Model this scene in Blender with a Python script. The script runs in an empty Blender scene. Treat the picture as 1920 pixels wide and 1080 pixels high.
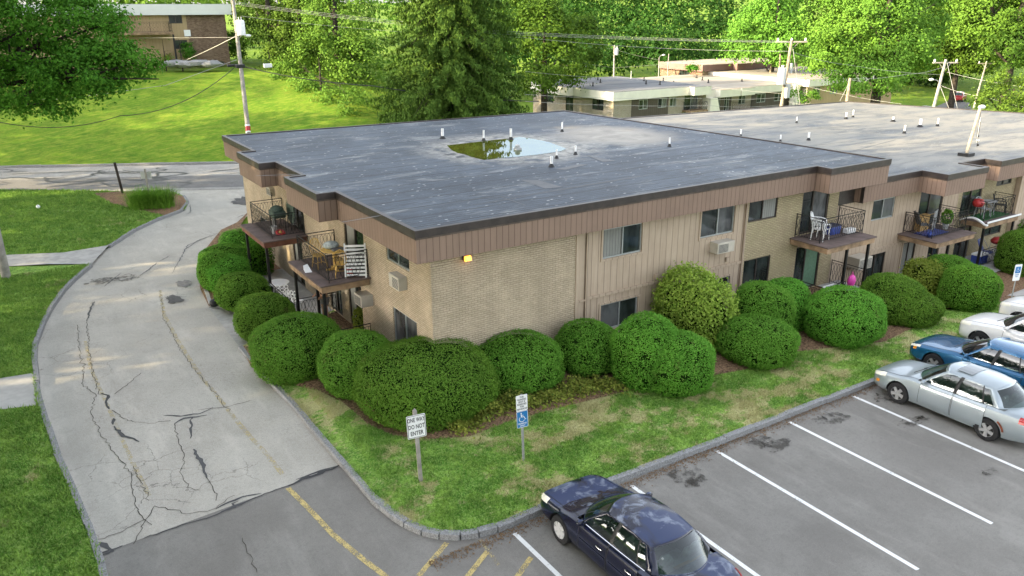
import bpy, bmesh, math, random
import numpy as np
from mathutils import Vector, Matrix, geometry
R=math.radians
random.seed(7); rng=np.random.default_rng(11)
scene=bpy.context.scene
# ------------------------------------------------------------ camera
CAM=dict(yaw=.57090,pitch=.33820,roll=-.0036,f=1497.06,loc=(-9.0442,-18.8809,11.0658))
def cam_axes():
    y,p,r=CAM['yaw'],CAM['pitch'],CAM['roll']
    f=Vector((math.sin(y)*math.cos(p),math.cos(y)*math.cos(p),-math.sin(p)))
    ri=Vector((math.cos(y),-math.sin(y),0)); u=ri.cross(f)
    return f,ri*math.cos(r)+u*math.sin(r),u*math.cos(r)-ri*math.sin(r)
CF,CR,CU=cam_axes(); CO=Vector(CAM['loc'])
cd=bpy.data.cameras.new('camera'); cam=bpy.data.objects.new('camera',cd); scene.collection.objects.link(cam)
cd.sensor_width=36; cd.lens=CAM['f']/1920*36; cd.clip_end=2000; cd.clip_start=.1
m=Matrix((( CR.x,CU.x,-CF.x,CO.x),(CR.y,CU.y,-CF.y,CO.y),(CR.z,CU.z,-CF.z,CO.z),(0,0,0,1)))
cam.matrix_world=m; scene.camera=cam
scene.render.resolution_x=1024; scene.render.resolution_y=576
# ------------------------------------------------------------ light
SUN_EL=R(20); SUN_AZ=R(14.8)       # azimuth measured from -X towards +Y
sdir=Vector((-math.cos(SUN_AZ)*math.cos(SUN_EL),math.sin(SUN_AZ)*math.cos(SUN_EL),math.sin(SUN_EL)))
w=bpy.data.worlds.new('World'); scene.world=w; w.use_nodes=True
nt=w.node_tree; nt.nodes.clear()
sky=nt.nodes.new('ShaderNodeTexSky'); sky.sky_type='NISHITA'; sky.sun_disc=False
sky.sun_elevation=SUN_EL; sky.sun_rotation=math.atan2(sdir.x,sdir.y); sky.dust_density=2.0; sky.ozone_density=.6; sky.air_density=1.0
hs=nt.nodes.new('ShaderNodeHueSaturation'); hs.inputs['Saturation'].default_value=.34; hs.inputs['Value'].default_value=1.0
bg=nt.nodes.new('ShaderNodeBackground'); bg.inputs['Strength'].default_value=.15
wo=nt.nodes.new('ShaderNodeOutputWorld')
nt.links.new(sky.outputs[0],hs.inputs['Color']); nt.links.new(hs.outputs[0],bg.inputs['Color']); nt.links.new(bg.outputs[0],wo.inputs[0])
sl=bpy.data.lights.new('sun','SUN'); sl.energy=3.1; sl.angle=R(.5); sl.color=(1,.80,.47)
so=bpy.data.objects.new('sun',sl); scene.collection.objects.link(so); so.rotation_euler=sdir.to_track_quat('Z','Y').to_euler()
vs=scene.view_settings; vs.view_transform='Standard'; vs.look='None'; vs.gamma=1; vs.exposure=2.4
scene.cycles.max_bounces=6; scene.cycles.diffuse_bounces=3; scene.cycles.glossy_bounces=3; scene.cycles.transparent_max_bounces=8; scene.cycles.transmission_bounces=4
scene.cycles.caustics_reflective=False; scene.cycles.caustics_refractive=False
# ------------------------------------------------------------ helpers
def ray(px,py): return CF+CR*((px-960)/CAM['f'])+CU*((540-py)/CAM['f'])
def hit(px,py,ax,v):
    d=ray(px,py); return CO+d*((v-CO[ax])/d[ax])
def G(px,py,z=0.0): return hit(px,py,2,z)
def at(px,py,depth): return CO+ray(px,py)*depth
def S(a,b,x):
    t=max(0,min(1,(x-a)/(b-a))); return t*t*(3-2*t)
def link(o): scene.collection.objects.link(o); return o
def tag(o,label=None,cat=None,group=None,kind=None):
    if label: o['label']=label
    if cat: o['category']=cat
    if group: o['group']=group
    if kind: o['kind']=kind
    return o
def thing(name,label,cat,loc=(0,0,0),rz=0,group=None):
    o=bpy.data.objects.new(name,None); link(o); o.location=loc; o.rotation_euler=(0,0,rz); o.empty_display_size=.2
    return tag(o,label,cat,group)
def wpos(o):
    v=Vector((0,0,0))
    while o is not None: v=v+Vector(o.location); o=o.parent
    return v
def copy_tree(o,parent=None):
    c=o.copy(); link(c); c.parent=parent
    for ch in list(o.children): copy_tree(ch,c)
    return c
class MB:
    def __init__(s): s.v=[];s.f=[];s.m=[];s.k=0;s.T=Matrix()
    def add(s,vs,fs):
        n=len(s.v); s.v+= [s.T@Vector(p) for p in vs]; s.f+=[tuple(i+n for i in f) for f in fs]; s.m+=[s.k]*len(fs); return s
    def box(s,x0,x1,y0,y1,z0,z1):
        return s.add([(x0,y0,z0),(x1,y0,z0),(x1,y1,z0),(x0,y1,z0),(x0,y0,z1),(x1,y0,z1),(x1,y1,z1),(x0,y1,z1)],
          [(0,3,2,1),(4,5,6,7),(0,1,5,4),(1,2,6,5),(2,3,7,6),(3,0,4,7)])
    def cbox(s,c,d,rot=None):
        T=s.T; s.T=T@Matrix.Translation(c)@(rot.to_4x4() if rot else Matrix()); s.box(-d[0]/2,d[0]/2,-d[1]/2,d[1]/2,-d[2]/2,d[2]/2); s.T=T; return s
    def prism(s,poly,z0,z1,cap=True):
        n=len(poly); vs=[(p[0],p[1],z0) for p in poly]+[(p[0],p[1],z1) for p in poly]
        fs=[(i,(i+1)%n,(i+1)%n+n,i+n) for i in range(n)]
        if cap:
            tr=geometry.tessellate_polygon([[Vector((p[0],p[1],0)) for p in poly]])
            fs+=[tuple(t) for t in tr]+[tuple(i+n for i in t) for t in tr]
        return s.add(vs,fs)
    def tube(s,pts,r,n=6,caps=True):
        pts=[Vector(p) for p in pts]; N=len(pts); rs=r if isinstance(r,(list,tuple)) else [r]*N
        vs=[];fs=[]
        for i,p in enumerate(pts):
            t=(pts[min(i+1,N-1)]-pts[max(i-1,0)]).normalized()
            a=Vector((0,0,1)) if abs(t.z)<.9 else Vector((1,0,0))
            x=t.cross(a).normalized(); y=t.cross(x)
            for k in range(n):
                q=2*math.pi*k/n+math.pi/4; vs.append(p+(x*math.cos(q)+y*math.sin(q))*rs[i])
        for i in range(N-1):
            for k in range(n):
                k2=(k+1)%n; fs.append((i*n+k,i*n+k2,(i+1)*n+k2,(i+1)*n+k))
        if caps: fs.append(tuple(range(n))[::-1]); fs.append(tuple((N-1)*n+k for k in range(n)))
        return s.add(vs,fs)
    def lathe(s,prof,n=16,axis='z',c=(0,0,0)):
        vs=[];fs=[]; c=Vector(c)
        for r,h in prof:
            for k in range(n):
                q=2*math.pi*k/n; a,b=r*math.cos(q),r*math.sin(q)
                vs.append(c+(Vector((a,b,h)) if axis=='z' else Vector((a,h,b)) if axis=='y' else Vector((h,a,b))))
        for i in range(len(prof)-1):
            for k in range(n): k2=(k+1)%n; fs.append((i*n+k,i*n+k2,(i+1)*n+k2,(i+1)*n+k))
        return s.add(vs,fs)
    def grid(s,P):
        nr=len(P);nc=len(P[0]); return s.add([p for row in P for p in row],[(i*nc+j,i*nc+j+1,(i+1)*nc+j+1,(i+1)*nc+j) for i in range(nr-1) for j in range(nc-1)])
    def sphere(s,c,r,n=12,m=8):
        rr=r if isinstance(r,(tuple,list)) else (r,r,r)
        P=[[(c[0]+rr[0]*math.sin(a)*math.cos(b),c[1]+rr[1]*math.sin(a)*math.sin(b),c[2]+rr[2]*math.cos(a)) for b in [2*math.pi*j/n for j in range(n+1)]] for a in [math.pi*i/m for i in range(m+1)]]
        return s.grid(P)
    def build(s,name,mat,parent=None,world=False,smooth=None,bevel=0):
        me=bpy.data.meshes.new(name); vs=s.v
        if parent is not None and world:
            o=wpos(parent); vs=[v-o for v in vs]
        me.from_pydata([tuple(v) for v in vs],[],s.f)
        mats=mat if isinstance(mat,(list,tuple)) else [mat]
        for mm in mats: me.materials.append(mm)
        if len(mats)>1: me.polygons.foreach_set('material_index',s.m)
        bm=bmesh.new(); bm.from_mesh(me); bmesh.ops.remove_doubles(bm,verts=bm.verts,dist=1e-5); bmesh.ops.recalc_face_normals(bm,faces=bm.faces); bm.to_mesh(me); bm.free()
        if smooth is not None:
            me.polygons.foreach_set('use_smooth',[True]*len(me.polygons)); me.set_sharp_from_angle(angle=R(smooth))
        me.update()
        ob=bpy.data.objects.new(name,me); link(ob); ob.parent=parent
        if bevel:
            b=ob.modifiers.new('bevel','BEVEL'); b.width=bevel; b.segments=2; b.limit_method='ANGLE'
        return ob
# ------------------------------------------------------------ materials
class NT:
    def __init__(s,name):
        s.mat=bpy.data.materials.new(name); s.mat.use_nodes=True; s.t=s.mat.node_tree; s.b=s.t.nodes['Principled BSDF']; s.out=s.t.nodes['Material Output']
        s.pos=s.t.nodes.new('ShaderNodeNewGeometry').outputs['Position']
    def n(s,typ,**kw):
        nd=s.t.nodes.new('ShaderNode'+typ)
        for k,v in kw.items():
            if k in nd.inputs: s.set(nd.inputs[k],v)
            else: setattr(nd,k,v)
        return nd
    def set(s,inp,v):
        if isinstance(v,bpy.types.NodeSocket): s.t.links.new(v,inp)
        elif isinstance(v,(tuple,list)) and len(v)==3 and inp.type=='RGBA': inp.default_value=(*v,1)
        else: inp.default_value=v
    def obj(s): return s.n('TexCoord').outputs['Object']
    def noise(s,scale,vec=None,detail=4,rough=.6,dist=0,out='Fac'):
        nd=s.n('TexNoise',Scale=scale,Detail=detail,Roughness=rough,Distortion=dist); s.set(nd.inputs['Vector'],vec or s.pos); return nd.outputs[out]
    def vor(s,scale,vec=None,feature='F1',out='Distance',rand=1):
        nd=s.n('TexVoronoi',feature=feature); nd.inputs['Scale'].default_value=scale; nd.inputs['Randomness'].default_value=rand; s.set(nd.inputs['Vector'],vec or s.pos); return nd.outputs[out]
    def ramp(s,x,a,b,lo=0.,hi=1.):
        nd=s.n('MapRange'); nd.interpolation_type='SMOOTHSTEP'; s.set(nd.inputs[0],x); 
        for i,v in zip((1,2,3,4),(a,b,lo,hi)): s.set(nd.inputs[i],v)
        return nd.outputs[0]
    def mix(s,f,a,b):
        nd=s.n('Mix'); nd.data_type='RGBA'; s.set(nd.inputs[0],f); s.set(nd.inputs[6],a if not isinstance(a,tuple) else a); s.set(nd.inputs[7],b); return nd.outputs[2]
    def m(s,op,a,b=0.,c=0.):
        nd=s.n('Math',operation=op); s.set(nd.inputs[0],a); s.set(nd.inputs[1],b); s.set(nd.inputs[2],c); return nd.outputs[0]
    def mapv(s,scale=(1,1,1),rot=(0,0,0),vec=None,loc=(0,0,0)):
        nd=s.n('Mapping'); nd.inputs['Scale'].default_value=scale; nd.inputs['Rotation'].default_value=rot; nd.inputs['Location'].default_value=loc; s.set(nd.inputs['Vector'],vec or s.pos); return nd.outputs[0]
    def sep(s,v=None): nd=s.n('SeparateXYZ'); s.set(nd.inputs[0],v or s.pos); return nd.outputs
    def comb(s,x,y,z): nd=s.n('CombineXYZ'); s.set(nd.inputs[0],x); s.set(nd.inputs[1],y); s.set(nd.inputs[2],z); return nd.outputs[0]
    def bump(s,h,dist=.01,strength=1.):
        nd=s.n('Bump'); nd.inputs['Strength'].default_value=strength; nd.inputs['Distance'].default_value=dist; s.set(nd.inputs['Height'],h); s.set(s.b.inputs['Normal'],nd.outputs[0])
    def done(s,col=None,rough=None,spec=None,metal=None):
        if col is not None: s.set(s.b.inputs['Base Color'],col)
        if rough is not None: s.set(s.b.inputs['Roughness'],rough)
        if spec is not None: s.b.inputs['Specular IOR Level'].default_value=spec
        if metal is not None: s.b.inputs['Metallic'].default_value=metal
        return s.mat
_pl={}
def plain(name,col,rough=.6,spec=.5,metal=0,var=.25,scale=9):
    if name in _pl: return _pl[name]
    t=NT(name); nz=t.noise(scale,t.obj(),5)
    dark=tuple(c*(1-var) for c in col); lit=tuple(min(1,c*(1+var*.6)) for c in col)
    mt=t.done(t.mix(t.ramp(nz,.3,.7),dark,lit),rough,spec,metal); _pl[name]=mt; return mt
def leafmat(name,c1,c2,c3,nscale=.6,trans=.35,rough=.5,dead=None):
    t=NT(name); a=t.ramp(t.noise(nscale,None,3),.35,.65); b=t.ramp(t.noise(14.,None,2),.35,.7)
    oi=t.n('ObjectInfo').outputs['Random']
    col=t.mix(b,t.mix(a,c1,c2),c3)
    if dead: col=t.mix(t.ramp(t.noise(1.9,None,5,.75),.60,.68,0,.75),col,dead)
    hsv=t.n('HueSaturation'); t.set(hsv.inputs['Color'],col); t.set(hsv.inputs['Value'],t.ramp(oi,0,1,.80,1.22)); t.set(hsv.inputs['Hue'],t.ramp(oi,0,1,.484,.512))
    col=hsv.outputs[0]
    t.done(col,.75,.12)
    tr=t.n('BsdfTranslucent'); t.set(tr.inputs['Color'],col); mx=t.n('MixShader'); mx.inputs[0].default_value=trans
    t.t.links.new(t.b.outputs[0],mx.inputs[1]); t.t.links.new(tr.outputs[0],mx.inputs[2]); t.t.links.new(mx.outputs[0],t.out.inputs[0])
    return t.mat
# lawn colour shared by ground sheet and blades (real patches of dry and green turf)
def lawn_col(t,dry=.5):
    big=t.noise(.35,None,4,.6); mid=t.noise(1.7,None,5,.65); fine=t.noise(23.,None,3,.7)
    g=t.mix(t.ramp(mid,.36,.64),(.075,.19,.018),(.19,.32,.045))
    g=t.mix(t.ramp(t.noise(6.5,None,5,.75),.40,.60,0,.75),g,(.035,.10,.010)); g=t.mix(t.ramp(fine,.42,.66,0,.6),g,(.30,.40,.11))
    d=t.ramp(t.m('ADD',t.m('MULTIPLY',big,.5),t.m('MULTIPLY',t.noise(1.3,t.mapv((1,1.3,1)),7,.78),.6)),.595-.10*dry,.66-.10*dry)
    out=t.mix(t.m('MULTIPLY',d,.8),g,t.mix(t.ramp(fine,.3,.7),(.27,.23,.11),(.42,.37,.20)))
    hv=t.n('HueSaturation'); hv.inputs['Value'].default_value=1.45 if dry>0 else 1.32; hv.inputs['Saturation'].default_value=.97; t.set(hv.inputs['Color'],out); return hv.outputs[0]
t=NT('lawn'); M_lawn=t.done(lawn_col(t,.55),.95,.1); t.bump(t.noise(60,None,4,.8),.03,.8)
t=NT('lawn_green'); M_lawn2=t.done(lawn_col(t,-.35),.95,.1); t.bump(t.noise(60,None,4,.8),.03,.8)
def blade_mat(name,dry):
    t=NT(name); c=lawn_col(t,dry); t.done(c,.8,.1); tr=t.n('BsdfTranslucent'); t.set(tr.inputs['Color'],c); mx=t.n('MixShader'); mx.inputs[0].default_value=.3
    t.t.links.new(t.b.outputs[0],mx.inputs[1]); t.t.links.new(tr.outputs[0],mx.inputs[2]); t.t.links.new(mx.outputs[0],t.out.inputs[0]); return t.mat
M_blade=blade_mat('grass_blade',.55); M_blade2=blade_mat('grass_blade_green',-.35)
# far hill turf
t=NT('hill_turf'); n1=t.noise(.3,None,6,.7); n2=t.noise(2.2,t.mapv((.5,2.0,1),(0,0,R(28))),7,.8)
c=t.mix(t.ramp(n1,.35,.65),(.085,.19,.014),(.13,.23,.018)); c=t.mix(t.ramp(n2,.42,.62,0,.75),c,(.24,.28,.04)); c=t.mix(t.ramp(t.noise(1.1,None,7,.8),.45,.65,0,.5),c,(.045,.12,.010)); M_hill=t.done(c,.95,.1); t.bump(t.noise(12,None,5,.8),.12,.7)
# asphalt: old pale one with alligator cracking
def asphalt(name,base,light,crack=0.,cs=1.1,dirt=.3):
    t=NT(name); n1=t.noise(.45,None,4,.6); n2=t.noise(160.,None,2,.6); n3=t.noise(2.2,None,5,.65); n4=t.noise(45.,None,3,.7)
    c=t.mix(t.ramp(n1,.35,.65),base,light)
    c=t.mix(t.ramp(n3,.5,.8,0,dirt),c,tuple(v*.68 for v in base))
    c=t.mix(t.ramp(n2,.45,.65,0,.55),c,tuple(v*.42 for v in base)); c=t.mix(t.ramp(n4,.50,.68,0,.4),c,tuple(min(1,v*1.4) for v in light)); c=t.mix(t.ramp(t.noise(11.,None,6,.8),.48,.66,0,.35),c,tuple(v*.6 for v in base)); c=t.mix(t.ramp(t.noise(.55,t.mapv((1,.4,1),(0,0,0),None,(5,2,0)),6,.75),.50,.64,0,.30),c,tuple(v*.72 for v in base)); c=t.mix(t.ramp(t.noise(.9,t.mapv((1,.25,1)),5,.7),.5,.68,0,.28),c,tuple(min(1,v*1.35) for v in light))
    h=t.m('MULTIPLY',n2,1.)
    if crack:
        dv=t.n('VectorMath',operation='MULTIPLY_ADD'); dn=t.noise(1.6,None,4,.7,0,'Color'); t.set(dv.inputs[0],dn); dv.inputs[1].default_value=(.5,.5,.5); t.set(dv.inputs[2],t.pos)
        v=t.vor(cs,dv.outputs[0],'DISTANCE_TO_EDGE'); v2=t.vor(cs*3.1,dv.outputs[0],'DISTANCE_TO_EDGE')
        m1=t.ramp(t.noise(.23,t.mapv((1,1,1),(0,0,0),None,(3.1,1.7,0)),2,.5),.50,.60); m2=t.ramp(t.noise(.33,t.mapv((1,1,1),(0,0,0),None,(9.,4.,0)),2,.5),.56,.64)
        k=t.m('MAXIMUM',t.m('MULTIPLY',t.ramp(v,.002,.013,1,0),m1),t.m('MULTIPLY',t.ramp(v2,.004,.02,.7,0),m2))
        k=t.m('MULTIPLY',k,crack); c=t.mix(k,c,(.10,.092,.082)); h=t.m('SUBTRACT',h,t.m('MULTIPLY',k,2.))
    m_=t.done(c,.92,.25); t.bump(h,.006,.7); return m_
M_lot=asphalt('asphalt_lot',(.208,.196,.178),(.262,.25,.228),.0)
M_drive=asphalt('asphalt_drive',(.43,.405,.355),(.50,.475,.42),.5,.9,.34)
M_road=asphalt('asphalt_road',(.30,.29,.27),(.38,.365,.34),1.,.75,.3)
M_lane=asphalt('asphalt_lane',(.16,.157,.153),(.20,.197,.19),.9,.9,.3)
M_conc=plain('concrete',(.40,.39,.37),.9,.2,0,.18,3)
M_concw=plain('concrete_pale',(.42,.41,.385),.9,.2,0,.12,3)
t=NT('granite'); M_gran=t.done(t.mix(t.ramp(t.noise(30,None,4,.7),.35,.7),(.17,.17,.175),(.36,.36,.355)),.85,.3); t.bump(t.noise(40,None,4),.01)
t=NT('mulch'); M_mulch=t.done(t.mix(t.ramp(t.noise(14,None,6,.8),.38,.62),(.09,.055,.035),(.36,.23,.14)),.95,.1); t.bump(t.noise(45,None,4,.8),.03)
def worn_paint(name,col,wear):
    t=NT(name); k=t.ramp(t.m('ADD',t.m('MULTIPLY',t.noise(38,None,4,.8),.65),t.m('MULTIPLY',t.noise(4,None,3,.7),.35)),wear-.06,wear+.04)
    t.done(col,.7,.3); tr=t.n('BsdfTransparent'); mx=t.n('MixShader'); t.set(mx.inputs[0],k); t.t.links.new(t.b.outputs[0],mx.inputs[1]); t.t.links.new(tr.outputs[0],mx.inputs[2]); t.t.links.new(mx.outputs[0],t.out.inputs[0]); return t.mat
M_white=worn_paint('paint_white',(.78,.78,.76),.61); M_yel=worn_paint('paint_yellow',(.56,.44,.18),.53); M_yelw=worn_paint('paint_yellow_worn',(.55,.45,.22),.475)
M_tar=plain('tar_sealer',(.018,.018,.019),.45,.5,0,.3,5)
t=NT('oil_stain'); k=t.ramp(t.noise(3.2,None,6,.7),.42,.60,0,.68); t.done((.04,.034,.026),.5,.4); tr=t.n('BsdfTransparent'); mx=t.n('MixShader'); t.set(mx.inputs[0],k); t.t.links.new(tr.outputs[0],mx.inputs[1]); t.t.links.new(t.b.outputs[0],mx.inputs[2]); t.t.links.new(mx.outputs[0],t.out.inputs[0]); M_oil=t.mat
# masonry
def brick(name,c1,c2,mortar,wash=None,bw=.21,rh=.068,rough_h=1.):
    t=NT(name); x,y,z=t.sep(); u=t.m('ADD',x,y)
    dz=t.m('MULTIPLY',t.m('SUBTRACT',t.noise(5.,None,3,.6),.5),.014)
    v=t.comb(u,t.m('ADD',z,dz),0.)
    b=t.n('TexBrick'); t.set(b.inputs['Vector'],v); b.inputs['Scale'].default_value=1; b.inputs['Brick Width'].default_value=bw; b.inputs['Row Height'].default_value=rh; b.inputs['Mortar Size'].default_value=.011; b.inputs['Mortar Smooth'].default_value=.6; b.inputs['Bias'].default_value=0
    t.set(b.inputs['Color1'],c1); t.set(b.inputs['Color2'],c2); t.set(b.inputs['Mortar'],mortar)
    n=t.noise(1.2,None,5,.7); n2=t.noise(18,None,4,.75); c=b.outputs[0]
    c=t.mix(t.ramp(n2,.42,.75,0,.5),c,tuple(q*.62 for q in c1)); c=t.mix(t.ramp(n,.4,.7,0,.4),c,wash or tuple(min(1,q*1.25) for q in c2)); sk=t.ramp(t.m('ADD',t.vor(2.3,t.comb(u,t.m('MULTIPLY',z,1.6),0.)),t.m('MULTIPLY',t.noise(16,None,4),.12)),.09,.14,.7,0); c=t.mix(sk,c,tuple(q*.4 for q in c1)); c=t.mix(t.ramp(t.noise(.5,t.comb(t.m('MULTIPLY',u,2.2),t.m('MULTIPLY',z,.5),0.),5,.7),.48,.66,0,.35),c,tuple(q*.72 for q in c1))
    m_=t.done(c,.9,.2); big=t.vor(9.,t.comb(u,t.m('MULTIPLY',z,2.2),0.),'F1','Color'); sb=t.sep(big)
    t.bump(t.m('ADD',t.m('MULTIPLY',b.outputs['Fac'],-.8),t.m('ADD',t.m('MULTIPLY',t.m('MULTIPLY',sb[0],sb[1]),1.3*rough_h),t.m('MULTIPLY',n2,.6))),.035,1.); return m_
M_brickF=brick('brick_cream',(.50,.405,.285),(.59,.48,.35),(.31,.245,.17))
M_brickY=brick('brick_buff',(.455,.375,.235),(.54,.445,.285),(.24,.19,.125),(.40,.36,.2))
M_brickW=brick('brick_white',(.52,.46,.38),(.42,.36,.28),(.30,.26,.2))
M_brickR=brick('brick_brown',(.17,.10,.07),(.36,.25,.17),(.34,.27,.2),(.3,.2,.14),.24,.09)
def grooved(name,c1,c2,pitch,gw,groove,vert=.5):
    t=NT(name); x,y,z=t.sep(); u=t.m('ADD',x,y); fr=t.m('FRACT',t.m('DIVIDE',u,pitch)); g=t.ramp(t.m('ABSOLUTE',t.m('SUBTRACT',fr,.5)),gw*.5,gw,1,0)
    n=t.noise(1.,t.comb(t.m('MULTIPLY',u,14.),t.m('MULTIPLY',z,.9),0.),5,.65); n2=t.noise(.9,None,4,.6)
    cell=t.n('TexWhiteNoise'); cell.noise_dimensions='1D'; t.set(cell.inputs['W'],t.m('FLOOR',t.m('ADD',t.m('DIVIDE',u,pitch),.5)))
    c=t.mix(t.ramp(n,.3,.75,0,vert),c1,c2); c=t.mix(t.ramp(n2,.4,.7,0,.35),c,tuple(q*.75 for q in c1)); c=t.mix(t.m('MULTIPLY',cell.outputs[0],.16),c,tuple(q*.6 for q in c1))
    c=t.mix(g,c,groove); m_=t.done(c,.75,.3); t.bump(t.m('SUBTRACT',t.m('MULTIPLY',n,.2),g),.012,.9); return m_
M_fascia=grooved('fascia_panels',(.245,.166,.124),(.305,.213,.160),.205,.045,(.085,.05,.04),.35)
M_siding=grooved('wood_siding',(.41,.315,.23),(.515,.415,.315),.27,.04,(.16,.115,.085),.7)
M_sidingT=grooved('wood_siding_tan',(.40,.29,.16),(.45,.34,.2),.3,.03,(.22,.16,.09),.4)
M_sidingD=grooved('wood_siding_dark',(.085,.07,.055),(.12,.095,.075),.3,.05,(.03,.025,.02),.4)
M_trim=plain('fascia_trim',(.036,.026,.023),.45,.5,0,.35,3); M_trimw=plain('fascia_trim_worn',(.105,.08,.065),.7,.3,0,.4,2)
M_cream=plain('cream_fascia',(.74,.70,.61),.6,.3,0,.08,.7); M_whitef=plain('white_fascia',(.66,.66,.63),.6,.3,0,.06,.7); M_brownf=plain('brown_fascia',(.22,.13,.11),.6,.3,0,.15,.7)
# roof membrane
t=NT('roof_membrane'); x,y,z=t.sep(); n1=t.noise(.35,None,5,.6); 
c=t.mix(t.ramp(n1,.35,.65),(.046,.060,.080),(.078,.098,.126))
st=t.noise(1.,t.comb(t.m('MULTIPLY',x,1.2),t.m('MULTIPLY',y,9.),0.),4,.6); c=t.mix(t.ramp(st,.46,.60,0,.7),c,(.032,.037,.047)); pw=t.noise(.55,t.mapv((.45,1.3,1)),7,.72,.5); c=t.mix(t.ramp(pw,.53,.66,0,.7),c,(.23,.24,.24))
sp=t.vor(2.6,t.mapv((.8,1.7,1)),'F1'); spm=t.ramp(t.m('ADD',sp,t.m('MULTIPLY',t.noise(9,None,3),.2)),.19,.25,1,0); c=t.mix(t.m('MULTIPLY',spm,t.ramp(t.noise(.5,None,2),.35,.55,.35,1.)),c,(.42,.43,.43))
s2=t.vor(7.5,None,'F1'); c=t.mix(t.ramp(s2,.06,.14,.45,0),c,(.28,.285,.29))
seam=t.m('ABSOLUTE',t.m('SUBTRACT',t.m('FRACT',t.m('DIVIDE',t.m('ADD',y,t.m('MULTIPLY',t.noise(.7,None,3),.12)),1.05)),.5)); c=t.mix(t.ramp(seam,.015,.05,.85,0),c,(.018,.02,.025)); fl=t.m('ABSOLUTE',t.m('SUBTRACT',t.m('FRACT',t.m('MULTIPLY',y,5.2)),.5)); c=t.mix(t.m('MULTIPLY',t.ramp(fl,.1,.25,.55,0),t.m('MULTIPLY',t.ramp(t.noise(.5,None,3),.38,.55),t.ramp(y,3.5,7,1,0))),c,(.022,.026,.034))
# dried silt round the drain
dd=t.n('VectorMath',operation='DISTANCE'); t.set(dd.inputs[0],t.mapv((1,1.0,0),(0,0,0),None,(0,0,0))); dd.inputs[1].default_value=(9.6,10.2,0)
nn=t.noise(.8,None,6,.65,.6); ring=t.ramp(t.m('ADD',dd.outputs['Value'],t.m('MULTIPLY',nn,4.2)),5.0,6.9,1,0)
silt=t.mix(t.ramp(t.noise(3.,None,5,.7),.35,.65),(.17,.165,.15),(.36,.35,.32)); c=t.mix(t.m('MULTIPLY',ring,t.ramp(nn,.36,.56)),c,silt)
d2=t.n('VectorMath',operation='DISTANCE'); t.set(d2.inputs[0],t.mapv((1,.8,0))); d2.inputs[1].default_value=(15.5,8.4,0); r2=t.ramp(t.m('ADD',d2.outputs['Value'],t.m('MULTIPLY',nn,3.)),3.0,4.9,.85,0); c=t.mix(r2,c,t.mix(t.ramp(nn,.3,.7),(.22,.20,.17),(.38,.35,.30)))
c=t.mix(t.m('MULTIPLY',t.ramp(x,19.,28.),t.ramp(pw,.38,.58,.35,1.)),c,(.21,.20,.175))  # tan of the right roof: sun streaks painted into the colour
M_roof=t.done(c,.62,.35); t.bump(t.m('ADD',t.noise(30,None,3),t.m('MULTIPLY',st,1.5)),.012,.8)
t=NT('roof_dark_far'); M_roofF=t.done(t.mix(t.ramp(t.noise(.15,t.mapv((.4,2.4,1)),4),.35,.7),(.10,.105,.115),(.20,.20,.20)),.8,.3)
t=NT('roof_gravel_far'); M_roofG=t.done(t.mix(t.ramp(t.noise(.2,t.mapv((.4,2.4,1)),4),.35,.7),(.27,.235,.19),(.37,.33,.28)),.9,.3)
# glass, metal and so on
def glassdark(name,col,seed=0.):
    t=NT(name); x,y,z=t.sep(); k=t.ramp(t.noise(1.4,t.mapv((1,1,.5),(0,0,0),None,(seed,0,0)),3,.6),.4,.65); m_=t.done(t.mix(k,col,tuple(q*.35 for q in col)),.05,.45); return m_
M_gl=glassdark('window_glass',(.035,.045,.042)); M_glg=glassdark('window_glass_grey',(.12,.125,.125),3.); M_curt=grooved('curtain',(.23,.23,.21),(.3,.3,.28),.12,.1,(.13,.13,.12),.5)
M_alu=plain('window_aluminium',(.36,.38,.37),.4,.5,.3,.1); M_bronze=plain('window_bronze',(.05,.04,.035),.45,.5,.2,.2); M_iron=plain('wrought_iron',(.014,.013,.013),.5,.5,.3,.2); M_black=plain('black',(.012,.012,.013),.5,.4,0,.2)
M_deck=plain('deck_boards',(.135,.10,.09),.8,.3,0,.25,2.5); M_joist=plain('rim_board',(.30,.20,.12),.8,.3,0,.45,2.2); M_joistd=plain('rim_board_red',(.16,.07,.045),.7,.3,0,.4,2.2)
M_ac=plain('ac_casing',(.46,.42,.35),.6,.4,0,.12,2); M_acg=plain('ac_grille',(.10,.10,.10),.6,.4,0,.2); M_pvc=plain('white_plastic',(.80,.80,.79),.45,.4,0,.06); M_pvcg=plain('grey_plastic',(.40,.41,.41),.5,.4,0,.12)
M_steel=plain('galvanised_steel',(.38,.38,.38),.5,.5,.5,.15); M_wood=plain('pole_wood',(.34,.27,.19),.9,.2,0,.35,3); M_woodg=plain('weathered_wood',(.30,.28,.25),.9,.2,0,.3,3); M_wire=plain('wire_grey',(.33,.33,.31),.6,.4,0,.1); M_wireb=plain('wire_black',(.02,.02,.02),.6,.4,0,.1)
M_bark=plain('bark',(.050,.042,.035),.95,.1,0,.4,3); M_red=plain('red_plastic',(.42,.03,.03),.4,.5,0,.15); M_pink=plain('pink_plastic',(.80,.07,.42),.5,.4,0,.1); M_bluep=plain('blue_plastic',(.03,.06,.28),.4,.5,0,.2); M_yw=plain('yellow_pine',(.60,.38,.10),.5,.4,0,.15); M_green=plain('green_plastic',(.03,.14,.06),.6,.3,0,.2)
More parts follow.
